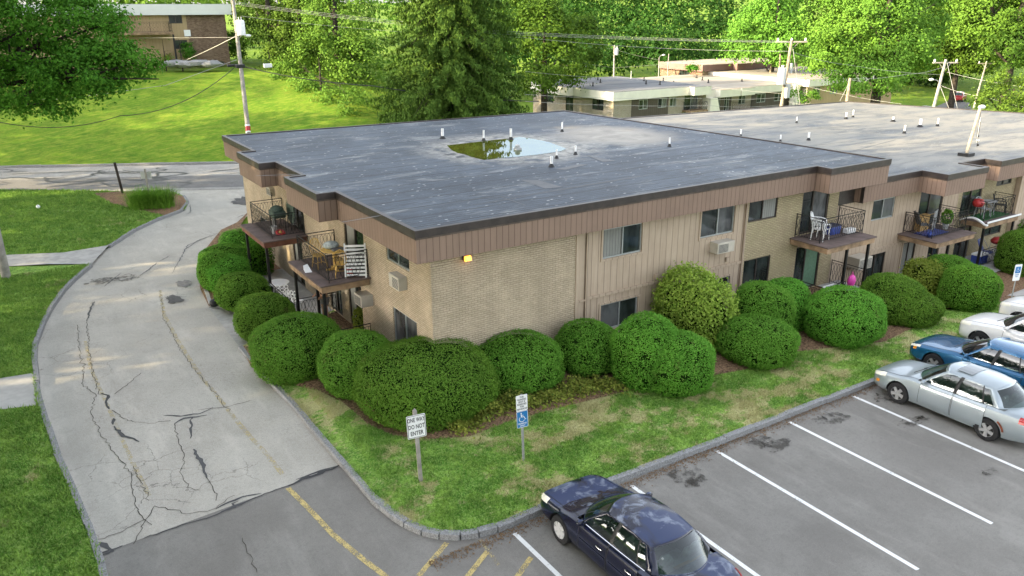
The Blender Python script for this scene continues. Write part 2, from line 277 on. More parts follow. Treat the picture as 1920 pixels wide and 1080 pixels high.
M_dgreen=plain('dark_green_cloth',(.07,.10,.08),.8,.2,0,.3,6); M_card=plain('cardboard',(.42,.27,.11),.8,.2,0,.15,3); M_skin=plain('skin',(.48,.28,.19),.6,.3,0,.08); M_shirt=plain('black_cloth',(.013,.013,.016),.9,.1,0,.3); M_shorts=plain('grey_cloth',(.25,.25,.26),.9,.1,0,.2); M_turf=plain('balcony_turf',(.04,.17,.05),.95,.1,0,.3,20)
t=NT('roof_water'); k=t.ramp(t.noise(.8,None,4),.3,.7); M_water=t.done(t.mix(k,(.060,.066,.008),(.10,.105,.016)),.9,0.); gl_=t.n('BsdfGlossy'); gl_.inputs['Roughness'].default_value=.015; t.set(gl_.inputs[0],(.66,.78,.95)); mx=t.n('MixShader'); mx.inputs[0].default_value=.31; t.t.links.new(t.b.outputs[0],mx.inputs[1]); t.t.links.new(gl_.outputs[0],mx.inputs[2]); t.t.links.new(mx.outputs[0],t.out.inputs[0])
t=NT('lamp_amber'); t.b.inputs['Emission Color'].default_value=(1,.30,.03,1); t.b.inputs['Emission Strength'].default_value=1.1; M_amber=t.done((.8,.3,.05),.3)
# foliage
M_yew=leafmat('clipped_yew_leaves',(.060,.18,.016),(.105,.27,.026),(.21,.43,.06),1.1,.38,dead=(.16,.17,.05))
M_rhod=leafmat('rhododendron_leaves',(.14,.25,.025),(.24,.35,.045),(.33,.42,.08),2.2,.3)
M_maple=leafmat('maple_leaves',(.062,.148,.016),(.098,.205,.022),(.150,.27,.036),.25,.24)
M_oak=leafmat('oak_leaves',(.030,.105,.010),(.055,.15,.013),(.11,.24,.022),.4,.35)
M_woodm=leafmat('wood_leaves_painted_shade',(.010,.032,.005),(.022,.060,.007),(.045,.10,.012),.06,.3)  # shade of the far wood put into a darker leaf colour
M_dense=leafmat('woodland_leaves',(.034,.10,.010),(.060,.145,.013),(.10,.20,.02),.09,.28)
M_spruce=leafmat('spruce_needles',(.038,.088,.014),(.065,.13,.018),(.11,.19,.03),.5,.25)
M_euon=leafmat('euonymus_leaves',(.06,.12,.02),(.16,.22,.03),(.34,.36,.07),1.6,.25)
M_fount=leafmat('ornamental_grass',(.08,.24,.02),(.12,.32,.03),(.18,.38,.05),1.5,.3)
M_core=plain('shade_core_dark',(.012,.028,.006),1,.0,0,.3)  # solid core blocks light; shade between leaves put into its dark colour
# ------------------------------------------------------------ leaf clouds
def leaf_object(name,P,N,size,mat,parent=None,aspect=.62,jit=.35,droop=0.):
    n=len(P); P=np.asarray(P,float); N=np.asarray(N,float); N/= (np.linalg.norm(N,axis=1,keepdims=True)+1e-9)
    a=rng.normal(size=(n,3)); 
    if droop: a=a*.5+np.array([0,0,-droop])
    U=a-(a*N).sum(1,keepdims=True)*N; U/= (np.linalg.norm(U,axis=1,keepdims=True)+1e-9); V=np.cross(N,U)
    s=size*(1-jit+2*jit*rng.random((n,1)))
    q=np.empty((n,4,3)); q[:,0]=P-U*s; q[:,1]=P+V*s*aspect+N*s*.22; q[:,2]=P+U*s; q[:,3]=P-V*s*aspect+N*s*.22
    me=bpy.data.meshes.new(name); me.vertices.add(n*4); me.loops.add(n*4); me.polygons.add(n)
    me.vertices.foreach_set('co',q.astype(np.float32).ravel()); me.loops.foreach_set('vertex_index',np.arange(n*4,dtype=np.int32)); me.polygons.foreach_set('loop_start',np.arange(0,n*4,4,dtype=np.int32))
    me.update(calc_edges=True); me.materials.append(mat); o=bpy.data.objects.new(name,me); link(o); o.parent=parent; return o
def sph(n):
    v=rng.normal(size=(n,3)); return v/np.linalg.norm(v,axis=1,keepdims=True)
def crown_pts(blobs,nclump,per,cr,shell=(.72,1.06),lowcut=-.75):
    B=np.array(blobs,float); ar=(B[:,3]*B[:,4]*B[:,5])**(2/3); pr=ar/ar.sum(); idx=rng.choice(len(B),nclump,p=pr); b=B[idx]; d=sph(nclump); d[:,2]=np.where(d[:,2]<lowcut,-d[:,2],d[:,2])
    rr=rng.uniform(shell[0],shell[1],(nclump,1)); C=b[:,:3]+d*b[:,3:6]*rr
    # drop clumps that lie deep inside another blob
    keep=np.ones(nclump,bool)
    for k in range(len(B)):
        q=(((C-B[k,:3])/B[k,3:6])**2).sum(1); keep&=~(q<.45)
    C=C[keep]; d=d[keep]; m_=len(C)
    crs=cr*rng.uniform(.6,1.35,(m_,1,1))
    o=rng.normal(size=(m_,per,3))*crs*np.array([1,1,.62]); P=(C[:,None,:]+o).reshape(-1,3); dn=np.repeat(d,per,0)
    N=dn*.8+o.reshape(-1,3)/cr*.35+rng.normal(size=P.shape)*.55+np.array([0,0,.55]); return P,N
def trunk_mb(h,r,limbs,base=0.):
    mb=MB(); mb.tube([(0,0,base-.3),(.0,0,base+h*.3),(.12*r,.1*r,base+h*.65),(0,0,base+h)],[r*1.25,r,r*.75,r*.25],8)
    for L in limbs:
        s=Vector((0,0,base+h*random.uniform(.3,.6))); e=Vector(L[:3]); mid=(s+e)/2+Vector((random.uniform(-.3,.3),random.uniform(-.3,.3),.5)); mb.tube([s,mid,e],[r*.42,r*.28,r*.07],6)
        for _ in range(3):
            e2=mid.lerp(e,.5)+Vector((random.uniform(-1,1),random.uniform(-1,1),random.uniform(0,1)))*max(L[3],1)*.8; mb.tube([mid,mid.lerp(e2,.5)+Vector((0,0,.2)),e2],[r*.2,r*.12,r*.03],5)
    return mb
def make_tree(name,h,blobs,mat,nclump=420,per=34,leaf=.2,cr=.75,tr=.35,bark=None):
    root=bpy.data.objects.new(name,None); link(root)
    P,N=crown_pts(blobs,nclump,per,cr); leaf_object('crown',P,N,leaf,mat,root)
    trunk_mb(h*.8,tr,[b for b in blobs][:9]).build('trunk',bark or M_bark,root,smooth=60); return root
def round_blobs(h,r,seed,base=.28,n=11,flat=1.):
    rr=random.Random(seed); bl=[(0,0,h*.62,r*.62,r*.62,h*.30)]
    for i in range(n):
        a=2*math.pi*i/n*2.4+rr.uniform(-.3,.3); z=h*(base+.12+(.80-base)*i/(n-1)); k=math.sin(math.pi*min(1,max(.12,(z/h-base+.06)/(1.10-base))))**.6
        d=r*.62*k*rr.uniform(.8,1.2); s=r*rr.uniform(.34,.50)*(.75+.35*k); bl.append((d*math.cos(a),d*math.sin(a),z,s,s,s*.82*flat))
    return bl
# ============================================================ TERRAIN
ER=Vector((.8838,-.4679)); EN=Vector((.4679,.8838))      # along / across the far road
def ds(x,y): a=Vector((x+9.2,y-50.5)); return a.dot(EN),a.dot(ER)
def dip(x,y): return -.72*S(18.5,22.5,x)*S(-6.5,-2.5,y)
def th(x,y):
    d,s=ds(x,y); z=-.06+dip(x,y)
    hl=1-S(26,46,s)
    if d>0: z+=hl*(min(.31*max(0,d-1.6),5.3)+.02*max(0,d-20))
    z+=-2.8*S(22,50,s)*S(-12,3,d)
    z+=max(0,d-70)*.06*S(30,60,s)
    return z
def terrain(name,xs,ys,mat,hf):
    P=[[(x,y,hf(x,y)) for x in xs] for y in ys]; mb=MB(); mb.grid(P); o=mb.build(name,mat,smooth=60); return tag(o,kind='structure')
xs=[-400,-250,-160,-110]+list(np.arange(-80,120,2.5))+[125,140,160,190,230,300,420]
ys=[-300,-150,-80]+list(np.arange(-50,140,2.5))+[145,160,180,210,260,340,480]
terrain('ground',xs,ys,M_hill,th)
# lawn / asphalt outlines in plan, taken where they lie on the ground
def pl(*pp,z=0.): return [tuple(G(*p,z).xy) for p in pp]
KR=pl((470,396),(445,420),(415,434),(386,470),(370,503),(376,545),(392,578))                                     # right edge of the drive beside the hedge mounds
KR2=pl((452,655),(480,690),(510,720),(548,760),(590,810),(650,880),(700,940),(752,982),(800,1003),(845,1010),(890,1006),(925,997),(965,981),(1010,960),(1070,935),(1150,905),(1340,835),(1480,780),(1630,722),(1700,695))
KL=pl((195,1080),(185,1035),(145,935),(110,860),(80,770),(65,700),(68,640),(90,590),(125,540),(172,500))
KL2=pl((205,465),(260,430),(310,408),(348,395),(353,383),(345,370),(320,362),(230,362),(120,360),(0,360))
def ext(a,b,L): a=Vector(a);b=Vector(b); return tuple(b+(b-a).normalized()*L)
KL0=(KL[0][0]+.2,KL[0][1]-14)
lotfront=[(x,-6.0) for x in (15,22,30,60)]
def sheet(name,poly,z,mat,hf=None,step=None,kind='structure'):
    mb=MB()
    if step:
        vs=[Vector(p) for p in poly]; n=len(vs); eds=[(i,(i+1)%n) for i in range(n)]
        x0=min(p[0] for p in poly);x1=max(p[0] for p in poly);y0=min(p[1] for p in poly);y1=max(p[1] for p in poly)
        for x in np.arange(x0,x1,step):
            for y in np.arange(y0,y1,step):
                vs.append(Vector((x+random.uniform(-.1,.1)*step,y+random.uniform(-.1,.1)*step)))
        V,Eg,F,_,_,_=geometry.delaunay_2d_cdt(vs,eds,[],1,1e-4)
        mb.add([(v.x,v.y,(hf(v.x,v.y) if hf else z)) for v in V],[tuple(f) for f in F])
    else:
        tr=geometry.tessellate_polygon([[Vector((*p,0)) for p in poly]]); mb.add([(*p,z) for p in poly],[tuple(q) for q in tr])
    o=mb.build(name,mat,smooth=50); return tag(o,kind=kind)
SEAM=pl((648,870),(560,905),(470,945),(400,965),(300,1000),(185,1040))
rd=lambda s,d:(-9.2+ER.x*s+EN.x*d,50.5+ER.y*s+EN.y*d)
# dark lot (south of the seam) and pale drive (north of it)
sheet('parking_lot',[(-80,-60),(70,-60),(70,-5.9),(15,-5.9)]+[ (p[0]-.0,p[1]+.1) for p in KR2[::-1] if p[1]<-1.3 and p[0]<14.9]+[(p[0],p[1]+.9) for p in SEAM]+[(SEAM[-1][0]-1.2,SEAM[-1][1]+.7),(-80,-1.2)],.0,M_lot)
drive=[SEAM[0],(-2.6,-1.6)]+[(p[0]+.1,p[1]) for p in KR2[::-1] if p[1]>-1.7]+[(-2.0,9.5),(-.9,12)]+[(p[0]+.1,p[1]) for p in KR[::-1]]+[(3.0,27),(12,22.5),(22,25),rd(36,-8.6),rd(20,-8.6)]+[(p[0]-.1,p[1]-.1) for p in KL2[::-1]]+[(-6.6,23),(-6.7,20.5)]+[(p[0]-.1,p[1]) for p in KL[::-1]]+[SEAM[-1]]
sheet('driveway',drive,.004,M_drive)
sheet('street',[rd(-90,-9),rd(45,-9),rd(45,0),rd(-90,0)],.028,M_road)
sheet('street_lane',[rd(-90,-8.4),rd(45,-8.4),rd(45,-4.3),rd(-90,-4.3)],.032,M_lane)
# lawns raised above the asphalt
def lz(x,y): return .12+.0*x+ (.10*S(-5.5,-1,y) if y>-6.5 and x>-2.6 else 0)+dip(x,y)
main_lawn=KR2+[(14.2,-6.05),(20,-6.05),(28,-6.05),(60,-6.05),(60,.9),(26,.9),(20,.9),(.9,.9),(.9,8.8)]
sheet('lawn',main_lawn,.12,M_lawn,lz,1.0)
back_bed=KR+[(-.9,12.2),(.9,12.2),(.9,20),(1.2,24)]
sheet('mulch_bed',back_bed,.10,M_mulch)
left_lawn=[KL0]+KL+[tuple(G(0,505).xy),(-24,23.5),(-40,23.5),(-40,-18)]
upper_lawn=KL2+[(-24,rd(-20,-8.8)[1]),(-40,rd(-34,-8.9)[1]),(-40,25.2),(-24,25.2)]+pl((0,483),(120,478),(185,474))
sheet('lawn',left_lawn,.11,M_lawn2,lambda x,y:.11,1.5); sheet('lawn',upper_lawn,.11,M_lawn2,lambda x,y:.11,1.5)
# concrete paths crossing the left lawn
sheet('pavement',pl((-300,512),(0,483),(120,478),(205,464),(172,500),(90,500),(0,505),(-300,540)),.125,M_conc)
sheet('pavement',pl((-200,738),(0,716),(63,706),(66,735),(70,767),(0,775),(-200,800)),.125,M_concw)
sheet('pavement',[(25.4,-4.9),(45,-4.9),(45,-3.6),(25.4,-3.6)],-.2,M_conc,lambda x,y:lz(x,y)+.02,1.0)
# patio slabs between the hedge and the left facade
sheet('patio',[(-2.2,8.9),(-2.4,7.4),(-1.4,4.6),(.62,4.6),(.62,15.),(-1.3,15.)],.16,M_conc)
sheet('patio',[(16.2,-1.5),(19.6,-1.5),(19.6,.5),(16.2,.5)],.23,M_conc)
sheet('patio',[(23.6,-1.7),(32,-1.7),(32,.5),(23.6,.5)],-.42,M_conc)
sheet('driveway_apron',pl((392,578),(452,655),(470,640),(505,600),(470,575),(430,560)),.018,M_conc)
# mulch beds laid over the lawn
def bed(px,z=.145,hf=None): sheet('mulch_bed',pl(*px,z=.13),z,M_mulch,hf,.7)
mz=lambda x,y:lz(x,y)+.012
b1=[(452,650),(470,685),(505,712),(545,722),(600,738),(645,760),(690,800),(740,822),(800,828),(880,822),(950,795),(1040,770),(1180,735),(1260,735),(1340,705),(1420,690),(1500,660),(1580,650),(1660,640),(1700,620),(1760,600)]
b1w=pl(*b1,z=.15)+[(20.5,-3.3),(24,-3.4),(24.5,-4.6),(60,-4.8),(60,.85),(.9,.85),(.9,8.6)]
sheet('mulch_bed',b1w,.14,M_mulch,mz,.8)
sheet('mulch_bed',pl((175,366),(232,362),(320,364),(345,372),(352,384),(345,396),(310,408),(270,400),(210,385)),.125,M_mulch)
# kerbs: separate granite blocks
def kerb(pts,L,wd,z0,z1,off=0.,name='kerb',mat=None,gap=.005):
    P=[Vector(p) for p in pts]; seg=[]; acc=[0]
    for a,b in zip(P,P[1:]): acc.append(acc[-1]+(b-a).length)
    def pt(s):
        for i in range(len(P)-1):
            if s<=acc[i+1] or i==len(P)-2: return P[i].lerp(P[i+1],(s-acc[i])/max(1e-6,acc[i+1]-acc[i]))
    mb=MB(); s=0
    while s<acc[-1]-.05:
        l=L*random.uniform(.75,1.25); e=min(s+l,acc[-1]); a=pt(s+gap);b=pt(e-gap); d=(b-a); 
        if d.length>.05:
            n=Vector((-d.y,d.x)).normalized(); j=random.uniform(-.012,.012); z=z1+random.uniform(-.012,.012)
            poly=[a+n*(off-wd/2+j),b+n*(off-wd/2+j),b+n*(off+wd/2+j),a+n*(off+wd/2+j)]; mb.prism([tuple(q) for q in poly],z0,z)
        s=e
    return tag(mb.build(name,mat or M_gran,bevel=.012),kind='structure')
kerb(KR2[:7],1.6,.15,-.05,.15); kerb(KR2[6:14],.40,.19,-.05,.14); kerb(KR2[13:]+[(15,-6.0),(40,-6.0)],1.5,.17,-.05,.155)
kerb([KL0]+KL,1.8,.15,-.05,.16); kerb(KL2[:6],1.8,.15,-.05,.16); kerb([rd(-90,.15),rd(45,.15)],2.2,.2,-.1,.19); kerb(pl((385,543),(396,575)),1.4,.14,-.05,.13,mat=M_concw); kerb([rd(-60,-8.75),rd(-9.6,-8.75)],2,.15,-.05,.14)
# painted lines
def stripe(name,a,b,wd,mat,z=.006,n=1):
    a=Vector(a);b=Vector(b); q=(b-a).normalized(); nn=Vector((-q.y,q.x))*wd/2
    mb=MB(); mb.add([(*(a-nn),z),(*(b-nn),z),(*(b+nn),z),(*(a+nn),z)],[(0,1,2,3)]); return tag(mb.build(name,mat),kind='structure')
stripe('parking_line',(-.92,-6.3),(-.92,-12),.11,M_white)
for X in (2.5,5.45,8.33,11.22,14.1,17.0,19.9): stripe('parking_line',(X,-6.28),(X,-11.9),.11,M_white)
def poly_stripe(name,pts,wd,mat,z,wv=None,jit=0.):
    P=[Vector(p) for p in pts]; Q=[]
    for a,b in zip(P,P[1:]):
        k=max(1,int((b-a).length/.12)) if jit else 1
        for i in range(k): Q.append(a.lerp(b,i/k)+(Vector((random.gauss(0,jit),random.gauss(0,jit))) if i else Vector((0,0))))
    Q.append(P[-1]); L=[];Rr=[]
    for i,p in enumerate(Q):
        t_=(Q[min(i+1,len(Q)-1)]-Q[max(i-1,0)]).normalized(); n=Vector((-t_.y,t_.x)); u=i/(len(Q)-1); ww=wd*(wv(u) if wv else 1)*(random.uniform(.6,1.35) if jit else 1)/2
        L.append((*(p+n*ww),z)); Rr.append((*(p-n*ww),z))
    mb=MB(); mb.grid([L,Rr]); return tag(mb.build(name,mat),kind='structure')
poly_stripe('yellow_line',pl((540,915),(580,955),(625,1003),(660,1032),(690,1056),(725,1082)),.13,M_yel,.0065)
for a,b in (((838,1018),(785,1080)),((914,1034),(876,1082)),((996,1045),(968,1084))): stripe('yellow_line',tuple(G(*a).xy),tuple(G(*b).xy),.12,M_yel,.0065)
stripe('yellow_line',tuple(G(900,1012).xy),tuple(G(935,1060).xy),.09,M_yelw,.0065)
poly_stripe('yellow_line',pl((300,545),(308,590),(330,632),(352,668),(380,710),(410,745),(440,785),(470,820),(500,852),(530,890)),.13,M_yelw,.0105)
poly_stripe('yellow_line',pl((160,640),(170,690),(190,735),(208,775),(225,815),(250,870),(280,930)),.11,M_yelw,.0105)
# tar sealer and long cracks on the drive
taper=lambda u:.35+.65*math.sin(math.pi*min(1,max(0,u)))
for k,(pp,wd) in enumerate([(((648,869),(610,883),(560,903),(540,912)),.16),(((640,872),(600,884),(555,900)),.10),(((545,910),(490,930),(455,945),(400,968),(330,990),(270,1010)),.06),(((490,926),(455,932),(430,942),(405,955)),.09),(((470,938),(440,950),(415,960)),.13),(((447,940),(436,945),(441,952),(425,956)),.10),(((166,1017),(185,1020),(202,1028),(213,1035)),.16),(((175,1043),(215,1030),(230,1024)),.09),(((213,1033),(190,1042)),.10),
   (((307,780),(340,781),(352,779),(372,777),(399,765)),.09),(((327,796),(345,785),(360,783),(388,779)),.10),(((357,782),(360,800),(357,823)),.09),(((363,843),(370,855),(378,868),(382,880),(388,897)),.13),
   (((190,738),(203,742),(200,758),(205,768)),.13),(((213,785),(212,797)),.12),(((214,800),(228,815),(245,822),(261,829)),.13),(((170,570),(178,566),(170,577),(163,603)),.10),
   (((419,434),(390,445),(352,460),(323,513)),.07),(((395,442),(370,452),(345,470)),.08),(((295,492),(280,505),(262,518)),.08),(((318,480),(298,491)),.07),(((227,512),(205,530),(195,538)),.07),(((193,476),(170,492)),.08),(((467,400),(450,406),(444,409)),.08),(((356,384),(358,398),(350,402)),.08)]):
    poly_stripe('tar_sealer',pl(*pp),wd*.72,M_tar,.013+.0003*k,taper,.02)
M_crk=plain('crack_dark',(.075,.068,.06),.95,.1)
for k,pp in enumerate([((145,610),(147,640),(150,668),(158,690),(153,720),(180,740),(170,775),(190,820),(215,850),(240,880),(250,930),(262,965),(285,985)),((163,604),(166,650),(172,690),(185,735),(200,742)),((170,1018),(230,998),(275,974),(290,950)),((275,974),(262,1000),(250,1022)),((290,950),(350,965),(395,958),(440,930)),((327,796),(335,830),(345,850),(340,890),(352,915),(375,920)),((388,897),(400,920),(405,940)),((210,770),(240,790),(280,795),(320,790)),((265,700),(215,740)),((300,545),(306,595),(330,640),(352,675),(372,700),(400,735),(430,772)),((455,1010),(462,1030),(475,1050),(482,1075)),((372,770),(420,765),(470,752)),((250,875),(262,900),(280,940))]):
    poly_stripe('road_crack',pl(*pp),.016,M_crk,.020+.0003*k,None,.03)
# dense alligator crack web on the street, drawn as sealed lines
rr=random.Random(3)
for k in range(46):
    s0=rr.uniform(-22,20); d0=rr.uniform(-7.8,-.4); pts=[]; a=rr.uniform(0,6.28)
    for i in range(rr.randint(4,8)): pts.append(rd(s0,d0)); a+=rr.uniform(-1.1,1.1); s0+=math.cos(a)*1.1; d0=max(-7.9,min(-.35,d0+math.sin(a)*.5))
    poly_stripe('tar_sealer',pts,.24,M_tar,.036+.0002*k,taper,.03)
stripe('street_edge_line',rd(-60,-8.1),rd(-5.5,-8.1),.12,M_white,.048); 
# oil stains and patches in the lot and drive
def blot(name,c,rx,ry,mat,z,seed,n=26):
    r=random.Random(seed); P=[]
    for i in range(n): a=2*math.pi*i/n; q=1+r.uniform(-.28,.28); P.append((c[0]+rx*q*math.cos(a),c[1]+ry*q*math.sin(a)))
    mb=MB(); mb.add([(*p,z) for p in P]+[(c[0],c[1],z)],[(i,(i+1)%n,n) for i in range(n)]); tag(mb.build(name,mat),kind='structure')
for k,(px,py,rx,ry) in enumerate([(1288,893,.42,.42),(1303,903,.2,.15),(1455,834,.42,.33),(1428,830,.4,.28),(1565,783,.42,.32),(1540,790,.25,.2),(1708,792,.5,.2),(1730,786,.3,.13),(1660,748,.4,.3),(1855,885,.25,.18),(235,522,.5,.5),(190,528,.6,.5),(323,560,.25,.35)]):
    blot('oil_stain',G(px,py).xy,rx,ry,M_oil,.0245+.0004*k,k)
M_patch=plain('asphalt_patch',(.12,.115,.11),.9,.2)
blot('asphalt_patch',G(328,562).xy,.3,.5,M_patch,.031,4); blot('asphalt_patch',G(345,533).xy,.3,.45,plain('asphalt_patch_pale',(.22,.21,.2),.9,.2),.032,5); blot('asphalt_patch',G(462,378).xy,.8,1.2,M_patch,.033,9)
# leaf litter along the lot kerb
def litter(n,fn,size,mat,name):
    P=np.array([fn() for _ in range(n)]); N=np.tile([0,0,1.],(n,1))+rng.normal(size=(n,3))*.25; return tag(leaf_object(name,P,N,size,mat),kind='stuff')
M_litter=plain('leaf_litter_colour',(.20,.13,.075),.9,.1,0,.45,30)
def _k(): 
    x=random.uniform(-3,22); return (x,-6.12-abs(random.gauss(0,.16)),.02)
tag(litter(5200,_k,.022,M_litter,'leaf_litter'),'brown dead leaves gathered along the parking lot kerb','leaf litter')
# grass blades over the near lawns
def in_poly(pts,poly):
    x,y=pts[:,0],pts[:,1]; ins=np.zeros(len(pts),bool); n=len(poly)
    for i in range(n):
        x1,y1=poly[i];x2,y2=poly[(i+1)%n]
        c=((y1>y)!=(y2>y)); xi=(x2-x1)*(y-y1)/((y2-y1) if abs(y2-y1)>1e-9 else 1e-9)+x1; ins^=c&(x<xi)
    return ins
def blades(name,poly,excl,dens,box,mat,zf,h=.06,wd=.007,label=''):
    n=int((box[1]-box[0])*(box[3]-box[2])*dens); P=np.stack([rng.uniform(box[0],box[1],n),rng.uniform(box[2],box[3],n)],1)
    k=in_poly(P,poly)
    for e in excl: k&=~in_poly(P,e)
    # clumpy sward
    ph=np.sin(P[:,0]*3.1+np.sin(P[:,1]*2.3)*1.7)*np.sin(P[:,1]*3.7+np.sin(P[:,0]*1.9)*2.)
    k&=rng.random(n)<(.62+.38*ph); P=P[k]; n=len(P); z=np.array([zf(a,b) for a,b in P]); a=rng.uniform(0,6.283,n); H=h*rng.uniform(.5,1.5,n); lean=rng.normal(size=(n,2))*.5*H[:,None]
    q=np.empty((n,3,3)); dx=np.cos(a)*wd;dy=np.sin(a)*wd
    q[:,0]=np.stack([P[:,0]-dx,P[:,1]-dy,z],1); q[:,1]=np.stack([P[:,0]+dx,P[:,1]+dy,z],1); q[:,2]=np.stack([P[:,0]+lean[:,0],P[:,1]+lean[:,1],z+H],1)
    me=bpy.data.meshes.new(name); me.vertices.add(n*3); me.loops.add(n*3); me.polygons.add(n); me.vertices.foreach_set('co',q.astype(np.float32).ravel()); me.loops.foreach_set('vertex_index',np.arange(n*3,dtype=np.int32)); me.polygons.foreach_set('loop_start',np.arange(0,n*3,3,dtype=np.int32)); me.update(calc_edges=True); me.materials.append(mat)
    return tag(link(bpy.data.objects.new(name,me)),label,'grass',kind='stuff')
blades('grass',main_lawn,[b1w],1500,(-4,15,-6.1,4.5),M_blade,lz,.065,.012,'patchy half dry grass between the shrubs and the parking lot')
blades('grass',main_lawn,[b1w],700,(15,30,-6.1,-2.5),M_blade,lz,.06,.012,'patchy grass strip running on beside the white cars')
PV=[pl((-300,512),(0,483),(120,478),(205,464),(172,500),(90,500),(0,505),(-300,540)),pl((-200,738),(0,716),(63,706),(66,735),(70,767),(0,775),(-200,800)),pl((175,366),(232,362),(320,364),(345,372),(352,384),(345,396),(310,408),(270,400),(210,385))]
blades('grass',left_lawn,PV,900,(-13,-5.5,-5,20.6),M_blade2,lambda x,y:.11,.10,.018,'lush green lawn left of the curving drive')
blades('grass',upper_lawn,PV,300,(-14,0,23,41.5),M_blade2,lambda x,y:.11,.12,.03,'green lawn with the football beside the street')
# ============================================================ BUILDINGS
def P3(ax,pl_,u,z,o=0.): return (u,pl_-o,z) if ax=='y' else (pl_-o,u,z)
def wbox(mb,ax,pl_,u0,u1,z0,z1,o0,o1):
    if ax=='y': mb.box(u0,u1,pl_-o1,pl_-o0,z0,z1)
    else: mb.box(pl_-o1,pl_-o0,u0,u1,z0,z1)
def WU(px,py,ax,pl_): p=hit(px,py,1 if ax=='y' else 0,pl_); return (p.x if ax=='y' else p.y),p.z
def wall(ax,pl_,u0,u1,z0,z1,holes,mat,parent,name='wall',rev=.12,label=None):
    us=sorted({u0,u1,*[h[0] for h in holes],*[h[1] for h in holes]}); zs=sorted({z0,z1,*[h[2] for h in holes],*[h[3] for h in holes]})
    us=[u for u in us if u0<=u<=u1]; zs=[z for z in zs if z0<=z<=z1]; mb=MB()
    for a,b in zip(us,us[1:]):
        for c,d in zip(zs,zs[1:]):
            mu,mz_=(a+b)/2,(c+d)/2
            if any(h[0]<mu<h[1] and h[2]<mz_<h[3] for h in holes): continue
            mb.add([P3(ax,pl_,a,c),P3(ax,pl_,b,c),P3(ax,pl_,b,d),P3(ax,pl_,a,d)],[(0,1,2,3)])
    for a,b,c,d in [h[:4] for h in holes]:
        d=min(d,z1)
        for q in (((a,c),(b,c)),((b,c),(b,d)),((b,d),(a,d)),((a,d),(a,c))):
            mb.add([P3(ax,pl_,*q[0]),P3(ax,pl_,*q[1]),P3(ax,pl_,*q[1],-rev),P3(ax,pl_,*q[0],-rev)],[(0,1,2,3)])
    o=mb.build(name,mat,parent,True); 
    if label: o['label']=label
    return o
def window(ax,pl_,a,b,c,d,parent,fm=None,g=(None,None),split=.5,trim=None,name='window',fw=.045,label=None):
    fm=fm or M_alu; mb=MB(); o0,o1=-.09,-.03; m_=a+(b-a)*split
    for q in ((a,b,c,c+fw),(a,b,d-fw,d),(a,a+fw,c+fw,d-fw),(b-fw,b,c+fw,d-fw),(m_-fw/2,m_+fw/2,c+fw,d-fw)): wbox(mb,ax,pl_,*q,o0,o1)
    f=mb.build(name,fm,parent,True)
    if label: f['label']=label
    for i,(u0,u1) in enumerate(((a+fw,m_-fw/2),(m_+fw/2,b-fw))):
        p=MB(); wbox(p,ax,pl_,u0,u1,c+fw,d-fw,-.085,-.065 if i else -.07); p.build('pane',g[i] or M_gl,f,True)
    if trim:
        t_=MB(); e=.07
        for q in ((a-e,b+e,c-e,c-.002),(a-e,b+e,d+.002,d+e),(a-e,a-.002,c-.002,d+.002),(b+.002,b+e,c-.002,d+.002)): wbox(t_,ax,pl_,*q,.003,.03)
        t_.build('window_trim',trim,f,True)
    return f
def railing(pts,z0,parent,h=.92,name='railing',pitch=.13,low=.09,posts=None,local=False):
    mb=MB(); P=[Vector((*p,z0)) for p in pts]
    for i,(a,b) in enumerate(zip(P,P[1:])):
        L=(b-a).length; d=(b-a)/L; up=Vector((0,0,1)); nn=Vector((-d.y,d.x,0))
        mb.tube([a+up*h,b+up*h],.017,4); mb.tube([a+up*low,b+up*low],.014,4); mb.tube([a+up*(h-.10),b+up*(h-.10)],.009,4)
        k=max(2,round(L/pitch)); 
        for j in range(k):
            c=a+d*(L*(j+.5)/k)
            if j%6==5 or k<4: mb.tube([c+up*low,c+up*(h-.1)],.008,4); continue
            amp=L/k*.46
            for sg in (1,-1):
                q=[c+up*(low+(h-.1-low)*t_/8)+d*(sg*amp*math.sin(math.pi*2*t_/8)) for t_ in range(9)]; mb.tube(q,.0065,4,False)
        nposts=max(2,int(L/1.6)+1)
        for j in range(nposts):
            if i and j==0: continue
            c=a+d*(L*j/(nposts-1)); mb.tube([c-up*.03,c+up*(h+.015)],.017,4)
    return mb.build(name,M_iron,parent,not local)
def balcony(x0,x1,y0,y1,zt,parent,posts,gz,rail,rim=None,label=None):
    """deck between x0..x1, y0..y1 with its top at zt"""
    mb=MB(); mb.box(x0,x1,y0,y1,zt-.045,zt); dk=mb.build('balcony',M_deck,parent,True)
    if label: dk['label']=label
    r=MB(); e=.05; r.box(x0+e,x1-e,y0+e,y0+e+.045,zt-.26,zt-.048); r.box(x0+e,x0+e+.045,y0+e+.047,y1-.01,zt-.26,zt-.048); r.box(x1-e-.045,x1-e,y0+e+.047,y1-.01,zt-.26,zt-.048); r.box(x0+e+.047,x1-e-.047,y0+e+.047,y1-.02,zt-.10,zt-.05)
    if y1-y0>x1-x0: pass
    r.build('rim_board',rim or M_joist,dk,True)
    for px,py in posts:
        p=MB(); p.box(px-.045,px+.045,py-.045,py+.045,gz,zt-.262); p.build('post',M_iron,dk,True)
    railing(rail,zt,dk); return dk
def ac_unit(ax,pl_,a,b,c,d,out,parent,grille='front',mat=None):
    mb=MB(); wbox(mb,ax,pl_,a,b,c,d,-.02,out); o=mb.build('air_conditioner',mat or M_ac,parent,True,bevel=.012)
    g=MB(); k=7
    for i in range(k):
        z0=c+.05+(d-c-.1)*i/k; wbox(g,ax,pl_,a+.05,a+(b-a)*(.62 if grille=='half' else .93),z0,z0+(d-c-.1)/k*.45,out+.001,out+.012)
    g.build('grille',M_acg,o,True); return o
